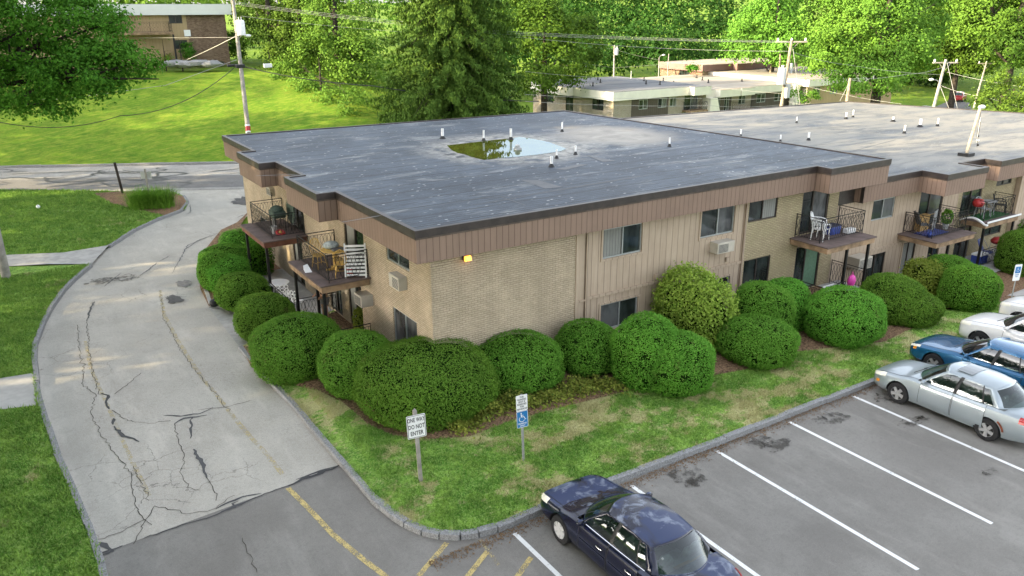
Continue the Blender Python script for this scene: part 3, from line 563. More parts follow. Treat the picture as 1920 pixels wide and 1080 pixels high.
def roof_block(outline,zt,zb,parent,fmat,rmat,trim=None,trimh=.17,rim=.03,label=None):
    """fascia box with a metal edge and a membrane on top"""
    f=MB(); f.prism(outline,zb,zt-trimh); fo=f.build('fascia',fmat,parent,True)
    if trim:
        n=len(outline); V=[Vector(p) for p in outline]; ar=sum(V[i].x*V[(i+1)%n].y-V[(i+1)%n].x*V[i].y for i in range(n)); sgn=1 if ar>0 else -1
        def off(dist):
            out=[]
            for i in range(n):
                a,b,c=V[i-1],V[i],V[(i+1)%n]; d1=(b-a).normalized(); d2=(c-b).normalized(); n1=Vector((d1.y,-d1.x))*sgn; n2=Vector((d2.y,-d2.x))*sgn; k=n1+n2; k=k/max(.3,k.dot(n1)); out.append(tuple(b+k*dist))
            return out
        o1,i1=off(.035),off(-.10); t_=MB()
        for A,B,z0,z1 in ((o1,o1,zt-trimh,zt+.045),):
            t_.add([(*p,z0) for p in A]+[(*p,z1) for p in A],[(i,(i+1)%n,(i+1)%n+n,i+n) for i in range(n)])
        t_.add([(*p,zt+.045) for p in o1]+[(*p,zt+.045) for p in i1],[(i,(i+1)%n,(i+1)%n+n,i+n) for i in range(n)])
        t_.add([(*p,zt+.045) for p in i1]+[(*p,zt-.01) for p in i1],[(i,(i+1)%n,(i+1)%n+n,i+n) for i in range(n)])
        t_.add([(*p,zt-trimh) for p in o1]+[(*p,zt-trimh) for p in outline],[(i,(i+1)%n,(i+1)%n+n,i+n) for i in range(n)])
        t_.build('roof_edge_trim',trim,parent,True)
        o2,t2=off(.018),MB(); t2.add([(*p,zt-trimh-.05) for p in o2]+[(*p,zt-trimh-.004) for p in o2],[(i,(i+1)%n,(i+1)%n+n,i+n) for i in range(n)]); t2.add([(*p,zt-trimh-.05) for p in o2]+[(*p,zt-trimh-.05) for p in outline],[(i,(i+1)%n,(i+1)%n+n,i+n) for i in range(n)]); t2.build('drip_edge',M_trimw,parent,True)
    r=MB(); tr=geometry.tessellate_polygon([[Vector((*p,0)) for p in outline]]); r.add([(*p,zt) for p in outline],[tuple(q) for q in tr])
    if not trim: n=len(outline); r.add([(*p,zt-trimh) for p in outline]+[(*p,zt) for p in outline],[(i,(i+1)%n,(i+1)%n+n,i+n) for i in range(n)])
    r.build('roof',rmat,parent,True)
def vent(x,y,z,h,r,parent,white=True,rot=0.):
    m_=MB(); m_.lathe([(r*2.6,0),(r*2.3,.02),(r*1.5,.10),(r*1.05,.13)],12,c=(x,y,z)); b=m_.build('vent_pipe',M_black,parent,True,smooth=40)
    m_=MB(); m_.lathe([(r,.10),(r,h),(r*.75,h),(r*.7,h-.1)],12,c=(x,y,z)); m_.build('pipe_cap',M_pvc if white else M_black,b,True,smooth=40); return b

# ---- the main building
ZT,ZB=5.355,4.447; ZT2,ZB2=4.43,3.55; XW,YW=.60,.40
B=thing('apartment_building','long two storey apartment block of cream brick and tan boards under a flat dark roof','apartment building',(0,0,0))
out1=[(0,20.45),(0,15.4),(-.64,15.4),(-.64,12.27),(0,12.27),(0,9.15),(-.64,9.15),(-.64,5.85),(0,5.85),(0,0),(16.73,0),(16.73,-.64),(20.36,-.64),(20.2,4.2),(19.1,19.2)]
roof_block(out1,ZT,ZB,B,M_fascia,M_roof,M_trim)
out2=[(19.95,0),(23.8,0),(23.8,-1.15),(26.88,-1.15),(26.88,.02),(28.75,.02),(28.75,-.75),(32.9,-.75),(32.9,0),(47.0,0),(47.46,7.44),(44.04,18.06),(24.06,20.2),(19.4,20.4),(19.5,14)]
roof_block(out2,ZT2,ZB2,B,M_fascia,M_roof,M_trim)
mb=MB(); mb.box(19.945,19.95,.003,1.0,ZB2-.02,ZT2-.1); mb.build('fascia_end',M_trim,B,True)
# left facade (faces -X)
fx=lambda *p:[WU(px,py,'x',XW) for px,py in p]
floor_z,up_z=.15,2.55
def rect(ax,pl_,p,q): (u0,z0),(u1,z1)=WU(*p,ax,pl_),WU(*q,ax,pl_); return (min(u0,u1),max(u0,u1),min(z0,z1),max(z0,z1))
dl_up=(5.25,6.95,up_z,ZB+.05); dl2_up=(11.4,13.2,up_z,ZB+.05)
wl_up=rect('x',XW,(724,462),(768,512)); wl_up=(wl_up[0],wl_up[1],3.62,4.35)
wl_lo=(1.45,3.15,.62,2.12); dl_lo=(5.75,7.0,floor_z,2.0); dl_lo2=(7.75,8.95,floor_z+.1,1.55); wl2=(9.75,10.9,.75,1.75); d2_lo=(11.9,13.1,floor_z,2.1); wl3=(15.2,16.0,3.6,4.2); wl4=(16.2,17.8,.9,2.0)
HL=[dl_up,dl2_up,wl_up,wl_lo,dl_lo,dl_lo2,d2_lo,wl4]
wall('x',XW,YW,20.0,-.5,ZB+.1,HL,M_brickF,B,label='left end wall of whitewashed cream brick')
window('x',XW,*wl_up,B,M_alu); window('x',XW,*wl_lo,B,M_alu,(M_glg,M_glg)); window('x',XW,*wl4,B)
for k,h in enumerate((dl_up,dl2_up,dl_lo,dl_lo2,d2_lo)): window('x',XW,*h,B,M_bronze,(M_gl,M_curt) if k!=1 else (M_gl,M_glg),.5,name='patio_door',fw=.06)
ac_unit('x',XW,4.75,5.35,1.62,2.02,.42,B); o_=ac_unit('x',XW,2.0,2.7,3.0,3.42,.28,B,'half'); ac_unit('x',XW,14.9,15.5,3.45,3.8,.2,B)
# front facade (faces -Y)
q=lambda p0,p1: rect('y',YW,p0,p1)
w1=(6.87,8.54,3.29,4.30); w1l=(6.87,8.50,.75,1.70); w2=(11.28,12.97,3.30,4.34); w2l=(11.9,13.0,.75,1.62); wc=(13.66,15.22,3.55,4.40); wcl=(13.66,15.14,.55,2.08)
dB=(16.66,18.3,2.62,ZB+.05); dBl=(16.64,18.15,.25,2.12)
wall('y',YW,XW,5.75,-.5,ZB+.1,[],M_brickF,B,label='brick panel of the front wall beside the corner')
# quoin blocks at the corner and a shallow pier at the end of the brick
for i in range(6): mb=MB(); mb.box(XW+.005,XW+.58,YW-.018,YW-.002,.15+i*.72,.15+i*.72+.40); mb.build('quoin',M_brickF,B,True)
wall('y',YW+.05,5.75,13.58,-.5,ZB+.1,[w1,w1l,w2,w2l],M_siding,B,label='front wall of weathered vertical boards')
mb=MB(); mb.box(5.75,5.86,YW-.03,YW+.045,-.3,ZB+.05); mb.box(6.18,6.27,YW-.012,YW+.047,-.3,ZB+.05); mb.box(13.50,13.58,YW-.03,YW+.045,-.3,ZB+.05); mb.box(6.272,13.498,YW-.002,YW+.047,2.02,2.12); mb.box(5.862,6.178,YW+.004,YW+.047,2.0,2.06); mb.build('board_trim',M_siding,B,True)
for h,gg in ((w1,(M_curt,M_gl)),(w1l,(M_glg,M_gl)),(w2,(M_gl,M_glg)),(w2l,(M_gl,M_gl))): window('y',YW+.05,*h,B,M_alu,gg,.52,M_siding)
wall('y',YW,13.58,18.9,-.5,ZB+.1,[wc,wcl,dB,dBl],M_brickY,B,label='front wall of yellow buff brick beside the first balcony')
window('y',YW,*wc,B,M_bronze,(M_gl,M_curt)); window('y',YW,*wcl,B,M_bronze,(M_gl,M_gl)); window('y',YW,*dB,B,M_bronze,(M_gl,M_glg),.42,name='patio_door',fw=.08); 
window('y',YW,*dBl,B,M_bronze,(M_gl,plain('green_curtain',(.10,.19,.12),.6,.4,0,.15)),.42,name='patio_door',fw=.06)
wall('y',YW,18.9,19.95,-.9,3.5,[],M_siding,B); mb=MB(); mb.box(18.9,19.94,YW+.02,1.2,3.48,ZB+.1); mb.build('soffit',M_bronze,B,True)
ac_unit('y',YW,19.25,20.25,.72,1.32,.6,B) if False else None
ac_unit('y',YW+.05,11.83,12.68,2.72,3.12,.38,B,'half')
mb=MB(); mb.box(9.2,9.38,YW-.01,YW+.045,2.18,2.36); mb.build('vent_cover',M_siding,B,True); mb=MB(); mb.box(12.68,12.84,YW-.01,YW+.045,2.22,2.38); mb.build('vent_cover',M_siding,B,True)
# second section, one step lower
w21=(21.3,22.85,2.5,3.39); w22=(21.36,22.76,-.15,.95); d3=(24.75,26.6,1.7,3.45); l3=(24.02,25.0,-.45,1.1); l3b=(26.1,27.0,-.5,1.2)
wall('y',YW,19.95,27.9,-1.2,ZB2+.1,[w21,w22,d3,l3,l3b],M_siding,B,label='lower front wall of vertical boards past the roof step')
mb=MB(); mb.box(19.95,23.9,YW-.04,YW-.003,1.15,1.24); mb.box(23.9,23.98,YW-.04,YW-.003,-.8,1.24); mb.build('board_trim',M_siding,B,True)
window('y',YW,*w21,B,M_alu,(M_gl,M_glg)); window('y',YW,*w22,B,M_bronze,(M_gl,M_gl)); window('y',YW,*d3,B,M_bronze,(M_gl,M_glg),.45,name='patio_door',fw=.08); window('y',YW,*l3,B,M_bronze,(M_curt,M_curt)); window('y',YW,*l3b,B,M_bronze,name='patio_door')
d4=(28.2,29.9,1.7,3.45); w41=(31.1,32.5,2.82,3.2); w42=(30.6,32.4,.35,.95); l4=(28.3,29.6,-.5,1.2)
wall('y',YW,27.9,33.0,-1.2,ZB2+.1,[d4,w41,w42,l4],M_brickY,B,label='brick front wall behind the third balcony')
window('y',YW,*d4,B,M_bronze,name='patio_door',fw=.08); window('y',YW,*w41,B,M_bronze); window('y',YW,*w42,B,M_bronze); window('y',YW,*l4,B,M_bronze,name='patio_door')
wall('y',YW-.25,33.0,46.6,-1.2,ZB2+.1,[],M_siding,B)
mb=MB(); mb.box(32.95,33.0,YW-.25,YW,-1.2,ZB2+.05); mb.build('board_trim',M_siding,B,True)
wall('x',46.6,.2,18,-1.2,ZB2+.1,[],M_brickF,B); mbk=MB(); mbk.add([(XW,20,-1),(46.6,18,-1),(46.6,18,ZB2+.1),(XW,20,ZB+.1)],[(0,1,2,3)]); mbk.build('wall',M_brickF,B,True)
ac=ac_unit('y',YW,19.98,20.85,.72,1.22,.62,B)
# balconies
bl1=balcony(-1.15,XW-.003,4.78,8.05,2.62,B,[(-1.0,4.95),(-1.0,7.85),(-.25,7.85)],.16,[(XW-.02,4.98),(-.78,4.98),(-.78,7.95),(XW-.02,7.95)],label='balcony nearest the corner, with a yellow chair on its deck')
bl2=balcony(-1.18,XW-.003,10.95,14.15,2.62,B,[(-1.02,11.15),(-1.02,13.95)],.16,[(XW-.02,11.3),(-.72,11.3),(-.72,14.0),(XW-.02,14.0)],M_joistd,label='farther side balcony with a covered grill on it')
bf1=balcony(16.13,19.12,-1.35,YW-.003,2.60,B,[(16.5,-1.1) if False else (17.6,-1.15),(18.95,-1.15)],.2,[(16.42,YW-.02),(16.42,-.75),(19.02,-.75),(19.02,YW-.02)],label='front balcony with white plastic chairs')
bf2=balcony(23.4,26.45,-1.42,YW-.003,1.66,B,[(23.6,-1.2) if False else (24.9,-1.1),(26.2,-1.2)],-.6,[(23.8,YW-.02),(23.8,-.92),(26.35,-.92),(26.35,YW-.02)],label='front balcony with a blue mat and folding chair')
bf3=balcony(28.35,31.3,-.85,YW-.003,1.66,B,[(28.5,-.7),(31.1,-.7)],-.6,[(28.6,YW-.02),(28.6,-.55),(31.1,-.55),(31.1,YW-.02)],label='third front balcony with green turf and dark chairs')
# ground floor railings
railing([(17.56,-1.3),(17.1,-1.3)],.23,B,.8); railing([(18.95,YW-.05),(18.95,-1.25)],.23,B,1.0); railing([(16.3,YW-.1),(16.3,-1.3),(17.1,-1.3)],.23,B,.75)
railing([(-1.1,8.1),(-1.1,11.1)],.16,B,.85); railing([(-1.1,4.9),(.5,4.9)],.16,B,.8); railing([(XW-.02,8.3),(-1.,8.3)],.16,B,.9); railing([(-1.1,5.0),(-1.1,5.7)],.16,B,.7)
railing([(28.5,-.85),(31.2,-.85)],-.42,B,.8)
# white awning edge on the third balcony
mb=MB(); mb.grid([[(x,.38-1.3*t_,1.62+.22*math.sin(math.pi*min(1,t_*1.1))) for t_ in np.linspace(0,1,12)] for x in (28.24,28.36)]); aw=mb.build('awning_edge',M_pvc,B,True,smooth=60); sm=aw.modifiers.new('thickness','SOLIDIFY'); sm.thickness=.07
mb=MB(); mb.box(28.35,31.3,-.90,-.86,1.66,1.74); mb.build('balcony_edge',M_pvc,B,True)
# amber lamp under the eave
lo=MB(); lo.box(1.62,1.88,YW-.10,YW-.002,4.20,4.44); L_=lo.build('wall_lamp',M_bronze,B,True); lo=MB(); lo.cbox((1.75,YW-.125,4.25),(.20,.10,.15),Matrix.Rotation(R(-20),3,'X')); lo.build('lamp_shade',M_amber,L_,True,bevel=.02)
# vents on both roofs, and roof patches
for (x,y,h,r) in [(8.3,14.0,.50,.075),(9.55,12.4,.52,.05),(10.74,11.97,.55,.065),(14.14,12.67,.5,.045),(15.39,6.53,.42,.045),(8.46,5.58,.44,.062),(9.68,6.94,.40,.042),(10.82,7.2,.4,.045)]: vent(x,y,ZT,h*.92,r*.85,B)
for (x,y,h,r) in [(24.84,10.95,.42,.045),(25.15,8.56,.4,.04),(26.79,8.09,.45,.06),(31.71,12.78,.4,.04),(35.72,12.26,.42,.065),(36.74,12.49,.5,.05),(33.15,6.73,.48,.055),(36.2,7.68,.5,.09),(37.33,7.3,.5,.055),(37.0,9.9,.3,.08)]: vent(x,y,ZT2,h*.92,r*.85,B)
mb=MB(); mb.box(9.35,9.60,9.35,9.60,ZT+.002,ZT+.10); mb.lathe([(.11,.10),(.11,.2),(.05,.24),(0,.24)],10,c=(9.48,9.48,ZT)); mb.build('roof_drain',M_pvcg,B,True)
M_rpatch=plain('roof_patch',(.05,.052,.058),.5,.4,0,.3,3)
def rquad(pts,name,mat,zz): mb=MB(); mb.add([(*p,zz) for p in pts],[tuple(range(len(pts)))]); return mb.build(name,mat,B,True)
rquad([tuple(G(*p,ZT).xy) for p in ((975,337),(1010,338),(1055,351),(1022,354))],'roof_patch',M_rpatch,ZT+.006)
for k,pp in enumerate([((832,290),(850,287),(858,289),(840,292)),((853,294),(868,291),(872,294),(858,297)),((1040,318),(1085,308),(1103,309),(1060,319)),((1100,292),(1130,304),(1155,302),(1128,297))]): rquad([tuple(G(*p,ZT).xy) for p in pp],'roof_patch',M_rpatch,ZT+.007+.001*k)
def rline(pp,zz,z2,wd=.05):
    P=[Vector(G(*p,zz).xy) for p in pp]; mb=MB()
    for a,b in zip(P,P[1:]):
        d=(b-a).normalized(); n=Vector((-d.y,d.x))*wd; mb.add([(*(a-n),z2),(*(b-n),z2),(*(b+n),z2),(*(a+n),z2)],[(0,1,2,3)])
    mb.build('roof_seam',M_rpatch,B,True)
for k,pp in enumerate([((640,417),(900,372),(985,366)),((985,366),(1200,330)),((890,385),(1060,355),(1230,326)),((700,335),(720,337)),((940,370),(985,385)),((565,350),(630,345)),((1240,232),(1340,243)),((480,330),(560,327))]): rline(pp,ZT,ZT+.004+.0005*k,.03)
for k,pp in enumerate([((1560,298),(1700,290),(1910,258)),((1490,245),(1620,234)),((1600,283),(1680,262)),((1660,214),(1800,222))]): rline(pp,ZT2,ZT2+.004+.0005*k,.03)
# rainwater standing on the roof
wp=[(838,273),(846,281),(858,287),(870,289),(886,295),(908,300),(935,297),(965,295),(1012,290),(1052,284),(1062,279),(1030,267),(1002,261),(975,257),(955,260),(925,263),(900,266),(865,270)]
mb=MB(); W_=[tuple(G(*p,ZT).xy) for p in wp]; tr=geometry.tessellate_polygon([[Vector((*p,0)) for p in W_]]); mb.add([(*p,ZT+.012) for p in W_],[tuple(t_) for t_ in tr]); tag(mb.build('water',M_water),kind='structure')
# lamp mast and electrical service on the far roof
lm=thing('roof_mast','pale leaning service mast with lamp head and insulators on the rear roof','mast',tuple(G(1811,292,ZT2)))
top=at(1838,203,(Vector(lm.location)-CO).dot(CF)); tv=top-Vector(lm.location)
mb=MB(); mb.tube([(0,0,0),tuple(tv)],[.085,.065],8); mb.build('pole',plain('mast_tan',(.42,.36,.27),.8,.3),lm); mb=MB(); mb.box(-.28,.28,-.25,.25,0,.14); mb.build('base_plate',M_black,lm)
mb=MB(); mb.sphere(tuple(tv+Vector((.12,0,.05))),(.26,.12,.10)); mb.build('lamp_head',M_pvc,lm,smooth=60)
for k in range(3): mb=MB(); a=tv*(.9-.1*k)+Vector((.15+.12*k,0,0)); mb.tube([a,a+Vector((.05,0,-.9)),a+Vector((.2,.05,-1.1)),a+Vector((.12,0,-1.2))],.012,4); mb.sphere(tuple(a+Vector((.16,0,-1.1))),.06,6,4); mb.build('insulator',M_pvc if k%2 else M_wireb,lm)

# ---- cream neighbours
def low_block(name,label,x0,y0,x1,y1,zt,gz,fmat,fh,steps,lefts,brickm,sidem,roofm,bumps=(),seedn=1,left_bumps=()):
    r=thing(name,label,'apartment building',(x0,y0,gz)); zb=zt-fh
    o=[(x0,y1)]
    for a,b in left_bumps: o+=[(x0,b),(x0-.7,b),(x0-.7,a),(x0,a)]
    o+=[(x0,y0)]
    for a,b in bumps: o+=[(a,y0),(a,y0-.8),(b,y0-.8),(b,y0)]
    o+=[(x1,y0),(x1,y1)]
    roof_block(o,zt,zb,r,fmat,roofm,None,.03)
    wl=[(a,b,zb-1.25,zb-.02) for a,b,k in lefts if k=='w']+[(a,b,zb-2.1,zb-.02) for a,b,k in lefts if k=='d']+[(a,b,zb-3.6,zb-2.6) for a,b,k in lefts]
    wall('x',x0+.5,y0+.5,y1,gz,zb+.05,wl,brickm,r)
    for h in wl: window('x',x0+.5,*h,r,M_bronze,fw=.07)
    for a,b,mt,ops in steps:
        hs_=[(c,d,zb-1.2,zb-.15) if k=='w' else (c,d,zb-2.1,zb-.02) if k=='d' else (c,d,zb-3.6,zb-2.5) for c,d,k in ops]; hs_+= [(c,d,zb-3.6,zb-2.6) for c,d,k in ops if k=='w']
        wall('y',y0+.5,a,b,gz,zb+.05,hs_,mt,r)
        for h in hs_: window('y',y0+.5,*h,r,M_alu,(M_gl,M_glg),fw=.06)
    return r
cb=low_block('apartment_building','cream fascia apartment block with dark boards beyond the near roof',47.07,48.42,60.9,64.3,2.5,-2.9,M_cream,.95,
  [(47.57,50.1,M_brickW,[]),(50.1,55.6,M_sidingD,[(51.2,52.5,'w'),(54.0,55.3,'w')]),(55.6,60.9,M_brickW,[(55.8,56.8,'w'),(58.0,60.2,'d')])],[(60.0,62.4,'w'),(56.1,57.6,'d'),(50.6,52.6,'w')],M_brickW,M_sidingD,M_roofF,[(58.2,60.9)],1,[(55.5,59.9)])
def cbal(x0,x1,zt,parent,lab=None,yy=48.92):
    mb=MB(); mb.box(x0,x1,yy-1.3,yy-.01,zt-.2,zt); d=mb.build('balcony',M_joist,parent,True); railing([(x0+.1,yy-.05),(x0+.1,yy-1.2),(x1-.1,yy-1.2),(x1-.1,yy-.05)],zt,d,.9,pitch=.3)
cbal(57.8,60.6,-.15,cb)
cb2=low_block('apartment_building','cream block with white buttress walls, one step right of the boarded one',60.95,48.42,77.0,66.,1.95,-2.9,M_cream,.85,
  [(61.4,65.8,M_sidingD,[(62.6,63.9,'w'),(64.6,65.4,'d')]),(65.8,69.2,M_brickW,[(67.0,68.2,'w')]),(69.2,76.5,M_sidingD,[(70.2,71.8,'w'),(73.4,75.0,'w')])],[],M_brickW,M_sidingD,M_roofG,[(62.4,65.8),(66.0,68.3)])
mb=MB(); mb.add([(60.95,47.6,1.1),(62.0,47.6,1.1),(63.4,47.6,-2.9),(60.95,47.6,-2.9),(60.95,48.9,1.1),(62.0,48.9,1.1),(63.4,48.9,-2.9),(60.95,48.9,-2.9)],[(0,1,2,3),(4,7,6,5),(0,4,5,1),(1,5,6,2),(2,6,7,3),(3,7,4,0)]); mb.build('buttress',M_cream,cb2,True)
cbal(65.9,69.3,-.6,cb2)
mb=MB(); mb.box(75.9,76.9,47.9,48.6,-2.9,1.9); mb.build('buttress',M_cream,cb2,True)
cb3=low_block('apartment_building','farthest cream block, with a gravel roof, behind the tall wooden pole',77.05,46.8,96,66.,2.45,-2.9,M_cream,.85,[(77.5,95.5,M_sidingT,[(78.6,80,'w'),(82,83.5,'w'),(86,88,'w')])],[],M_brickW,M_sidingT,M_roofG)
for X,Y in ((49.5,55),(51,60),(53,58),(55,61),(56.2,53.5),(57,52),(59,57)): vent(X,Y,2.5,.45,.07,cb,False)
for X,Y in ((63,56),(65,60),(68,55),(70,58),(72,61),(73,54)): vent(X,Y,1.95,.45,.07,cb2,False)
bc=hit(1318,122,2,3.4); bx_,by_=bc.x,bc.y; bb=low_block('apartment_building','small brown fascia block of orange brick at the wood edge',bx_,by_,bx_+20,by_+9,3.4,-3,M_brownf,.9,[(bx_+.5,bx_+4,M_brickF,[]),(bx_+4,bx_+19.5,M_brickF,[(bx_+5,bx_+7,'d'),(bx_+9,bx_+11,'w'),(bx_+14,bx_+16,'w')])],[(by_+3,by_+5,'w')],M_brickR,M_sidingT,M_roofG,[(bx_+6,bx_+10)])
# ---- the block on the hill, upper left
hc=at(431,110,82.); hx,hy,hz=hc.x,hc.y,hc.z; top_=at(431,27,82.).z
hb=thing('apartment_building','tan boarded apartment block with brown brick end on top of the grassy hill','apartment building',(hx,hy,hz))
hu=lambda px,py: WU(px,py,'y',hy)
roof_block([(hx+.6,hy-.5),(hx+.6,hy+12),(hx-34,hy+12),(hx-34,hy-.5),(hx-12.2,hy-.5),(hx-12.2,hy-1.2),(hx-9.6,hy-1.2),(hx-9.6,hy-.5)],top_+1.02,top_,hb,M_whitef,M_roofF,None,.03)
xb=hu(352,60)[0]; xw0,xw1=hu(317,40)[0],hu(342,40)[0]; z0,z1=hu(330,44)[1],hu(330,27)[1]; zl0,zl1=hu(335,92)[1],hu(335,75)[1]
wall('y',hy,xb,hx,hz-.6,top_+.05,[],M_brickR,hb); wall('y',hy,hx-33.5,xb,hz-.6,top_+.05,[(xw0,xw1,z0,z1-.02),(xw0+.2,xw1+.2,zl0,zl1),(xw0-8,xw1-7.6,zl0,zl1),(xw0-9,xw1-8.8,z0,z1-.02)],M_sidingT,hb)
for h in ((xw0,xw1,z0,z1-.02),(xw0+.2,xw1+.2,zl0,zl1),(xw0-8,xw1-7.6,zl0,zl1),(xw0-9,xw1-8.8,z0,z1-.02)): window('y',hy,*h,hb,M_bronze,fw=.07)
wall('x',hx-.0,hy,hy+11,hz-.6,top_+.05,[],M_brickR,hb)
zc=hu(300,60)[1]; mb=MB(); mb.box(hx-11.5,xw0-.0,hy-1.6,hy-.02,zc-.2,zc); dk=mb.build('balcony',M_joist,hb,True); railing([(hx-11.4,hy-.05),(hx-11.4,hy-1.5),(xw0-.1,hy-1.5),(xw0-.1,hy-.05)],zc,dk,.95,pitch=.28)
p_=MB(); p_.box(xw0-.15,xw0-.0,hy-1.55,hy-1.4,hz-.6,zc-.2); p_.build('post',M_iron,dk,True)
mb=MB(); u_,v_=hu(351,62); mb.box(u_-.3,u_+.3,hy-.1,hy-.004,v_-.3,v_+.3); mb.build('utility_box',M_pvc,hb,True)
# ============================================================ SHRUBS
def proj(p):
    d=Vector(p)-CO; z=d.dot(CF); return 960+CAM['f']*d.dot(CR)/z,540-CAM['f']*d.dot(CU)/z
_dirs=[Vector(v) for v in sph(260)]
def fit_mound(box,gz,flat=1.0):
    """centre, radius and height of a ground-standing mound that fills a box of the picture"""
    xl,xr,yt,yb=box; c=G((xl+xr)/2,yb-(yb-yt)*.25,gz); r=(xr-xl)/2*(c-CO).dot(CF)/CAM['f']; h=r*1.4
    for _ in range(40):
        cz=gz+h*.42; X=[];Y=[]
        for d in _dirs:
            z=cz+d.z*h*.58
            if z<gz: continue
            x,y=proj((c.x+d.x*r,c.y+d.y*r*flat,z)); X.append(x);Y.append(y)
        for k in range(24): x,y=proj((c.x+math.cos(k*.2618)*r*.69,c.y+math.sin(k*.2618)*r*.69*flat,gz)); X.append(x);Y.append(y)
        dep=(c-CO).dot(CF); s=dep/CAM['f']
        ex=(xl+xr)/2-(min(X)+max(X))/2; eb=yb-max(Y); fw=Vector((CF.x,CF.y,0)).normalized()
        c=c+CR*(ex*s*.8)-fw*(eb*s*1.6*.6); c.z=gz; r*=1+.7*((xr-xl)/(max(X)-min(X))-1); h*=1+.5*((yb-yt)/(max(Y)-min(Y))-1); h=max(.25,h)
    return c,r*.955,h*.97
def mound(name,label,boxes,gz,mat=None,cat='shrub',dens=1.0,leaf=.026,rough=.024,group=None,loose=False,flat=1.,seed=0):
    mat=mat or M_yew; E_=[fit_mound(b,gz,flat) for b in boxes]
    C0=E_[0][0]; root=thing(name,label,cat,(C0.x,C0.y,gz),0,group); PP=[];NN=[]; core=MB()
    for i,(c,r,h) in enumerate(E_):
        area=4*math.pi*r*r*.8*(.5+.5*h/r); n=int(area*(1900 if not loose else 520)*dens); n=min(n,60000)
        d=sph(n); ph=rng.uniform(0,6,6)
        bumpf=1+.016*np.sin(d[:,0]*4.3+ph[0])*np.sin(d[:,1]*3.7+ph[1])+.03*np.sin(d[:,2]*6+ph[2]+d[:,0]*3)+.018*np.sin(d[:,0]*13+ph[3])*np.sin(d[:,2]*12+ph[4])*np.sin(d[:,1]*12+ph[5])
        # squared-off clipped profile: flatter crown, fuller shoulder
        e=.86; dd=np.sign(d)*np.abs(d)**e; dd/= (np.abs(dd)**2.35).sum(1,keepdims=True)**(1/2.35)
        rad=bumpf[:,None]+rng.normal(size=(n,1))*(rough if not loose else .09)
        # small pits and tufts
        P=np.array([c.x,c.y,gz+h*.44])+dd*rad*np.array([r,r*flat,h*.58]); k=P[:,2]>gz+.03
        for j,(c2,r2,h2) in enumerate(E_):
            if j!=i: q=((P-np.array([c2.x,c2.y,gz+h2*.42]))/np.array([r2,r2*flat,h2*.58])); k&=((np.abs(q)**2.35).sum(1)>.93)
        pit=np.sin(P[:,0]*7.3+ph[1])*np.sin(P[:,1]*8.1+ph[2])*np.sin(P[:,2]*7.7+ph[3])+.35*np.sin(P[:,0]*19+ph[4])*np.sin(P[:,1]*17)*np.sin(P[:,2]*21); k&=(rng.random(n)<np.clip(1.3-1.7*np.clip(pit-.52,0,1)*2.2,.10,1))
        PP.append(P[k]); NN.append((d*np.array([1,1,1.2])+rng.normal(size=d.shape)*(.55 if not loose else .8)+np.array([0,0,.25]))[k])
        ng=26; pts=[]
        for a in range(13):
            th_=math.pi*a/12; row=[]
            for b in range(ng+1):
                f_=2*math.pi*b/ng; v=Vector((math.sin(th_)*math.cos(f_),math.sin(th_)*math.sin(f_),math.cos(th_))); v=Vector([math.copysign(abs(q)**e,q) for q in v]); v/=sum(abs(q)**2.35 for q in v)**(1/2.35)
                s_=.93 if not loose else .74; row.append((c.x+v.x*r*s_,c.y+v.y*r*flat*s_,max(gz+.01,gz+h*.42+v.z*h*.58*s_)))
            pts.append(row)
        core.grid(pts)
    P=np.concatenate(PP)-np.array([C0.x,C0.y,gz]); leaf_object('foliage',P,np.concatenate(NN),leaf,mat,root,.55,.3); core.build('shade_core',M_core,root,True,smooth=80)
    return root
YG='clipped evergreen mounds round the building'
mound('yew_shrub','big round clipped shrub right behind the one way sign',[(668,930,632,803)],.15,group=YG,dens=1.25)
mound('yew_shrub','clipped shrub between the corner shrub and the widest shrub on the drive side',[(598,745,620,752)],.15,group=YG)
mound('yew_shrub','broad clipped shrub bulging over the drive below the yellow chair balcony',[(468,647,590,720)],.12,group=YG)
mound('yew_shrub','clipped shrub under the side balconies, next up the drive from the broadest one',[(439,556,549,643)],.12,group=YG)
mound('yew_shrub','flat domed clipped shrub beside the black bag and white kerb stone',[(403,508,510,585)],.12,group=YG)
mound('yew_shrub','paler tuft shrub behind the black bag, with looser surface',[(384,472,480,548)],.12,group=YG,rough=.06)
mound('yew_shrub','long clipped mound at the far left of the hedge by the drive',[(370,440,470,545),(372,466,458,525)],.12,group=YG)
mound('yew_shrub','light green bushy shrub under the farther side balcony',[(412,490,430,490)],.12,M_yew,group=YG,rough=.07)
mound('yew_shrub','dark loose shrub in the shade below the farther side balcony',[(448,512,452,520)],.12,M_oak,group=YG,loose=True,leaf=.05)
mound('yew_shrub','clipped shrub against the brick wall right behind the disabled parking sign',[(886,1055,622,745)],.15,group=YG)
mound('yew_shrub','small ball shaped clipped shrub under the end of the brick wall',[(1042,1162,600,708)],.2,group=YG)
mound('yew_shrub','wide two humped clipped shrub below the first ground floor window',[(1146,1275,590,735),(1200,1340,622,745)],.18,group=YG)
mound('rhododendron','loose yellow green shrub standing tall between clipped mounds by the board wall',[(1230,1345,505,650),(1262,1377,525,662)],.18,M_rhod,'shrub',loose=True,leaf=.05,dens=1.6)
mound('yew_shrub','tall leaning clipped shrub right of the yellow green one',[(1345,1497,590,692),(1368,1490,528,650)],.18,group=YG)
mound('yew_shrub','clipped shrub tucked behind the leaning one, in front of the buff brick window',[(1420,1522,520,625)],.18,group=YG)
mound('yew_shrub','clipped dome below the first front balcony and its pink bag',[(1505,1662,540,652)],.18,group=YG)
mound('yew_shrub','sloping clipped shrub between the first and second front balconies',[(1608,1735,513,612),(1640,1768,540,615)],.08,group=YG)
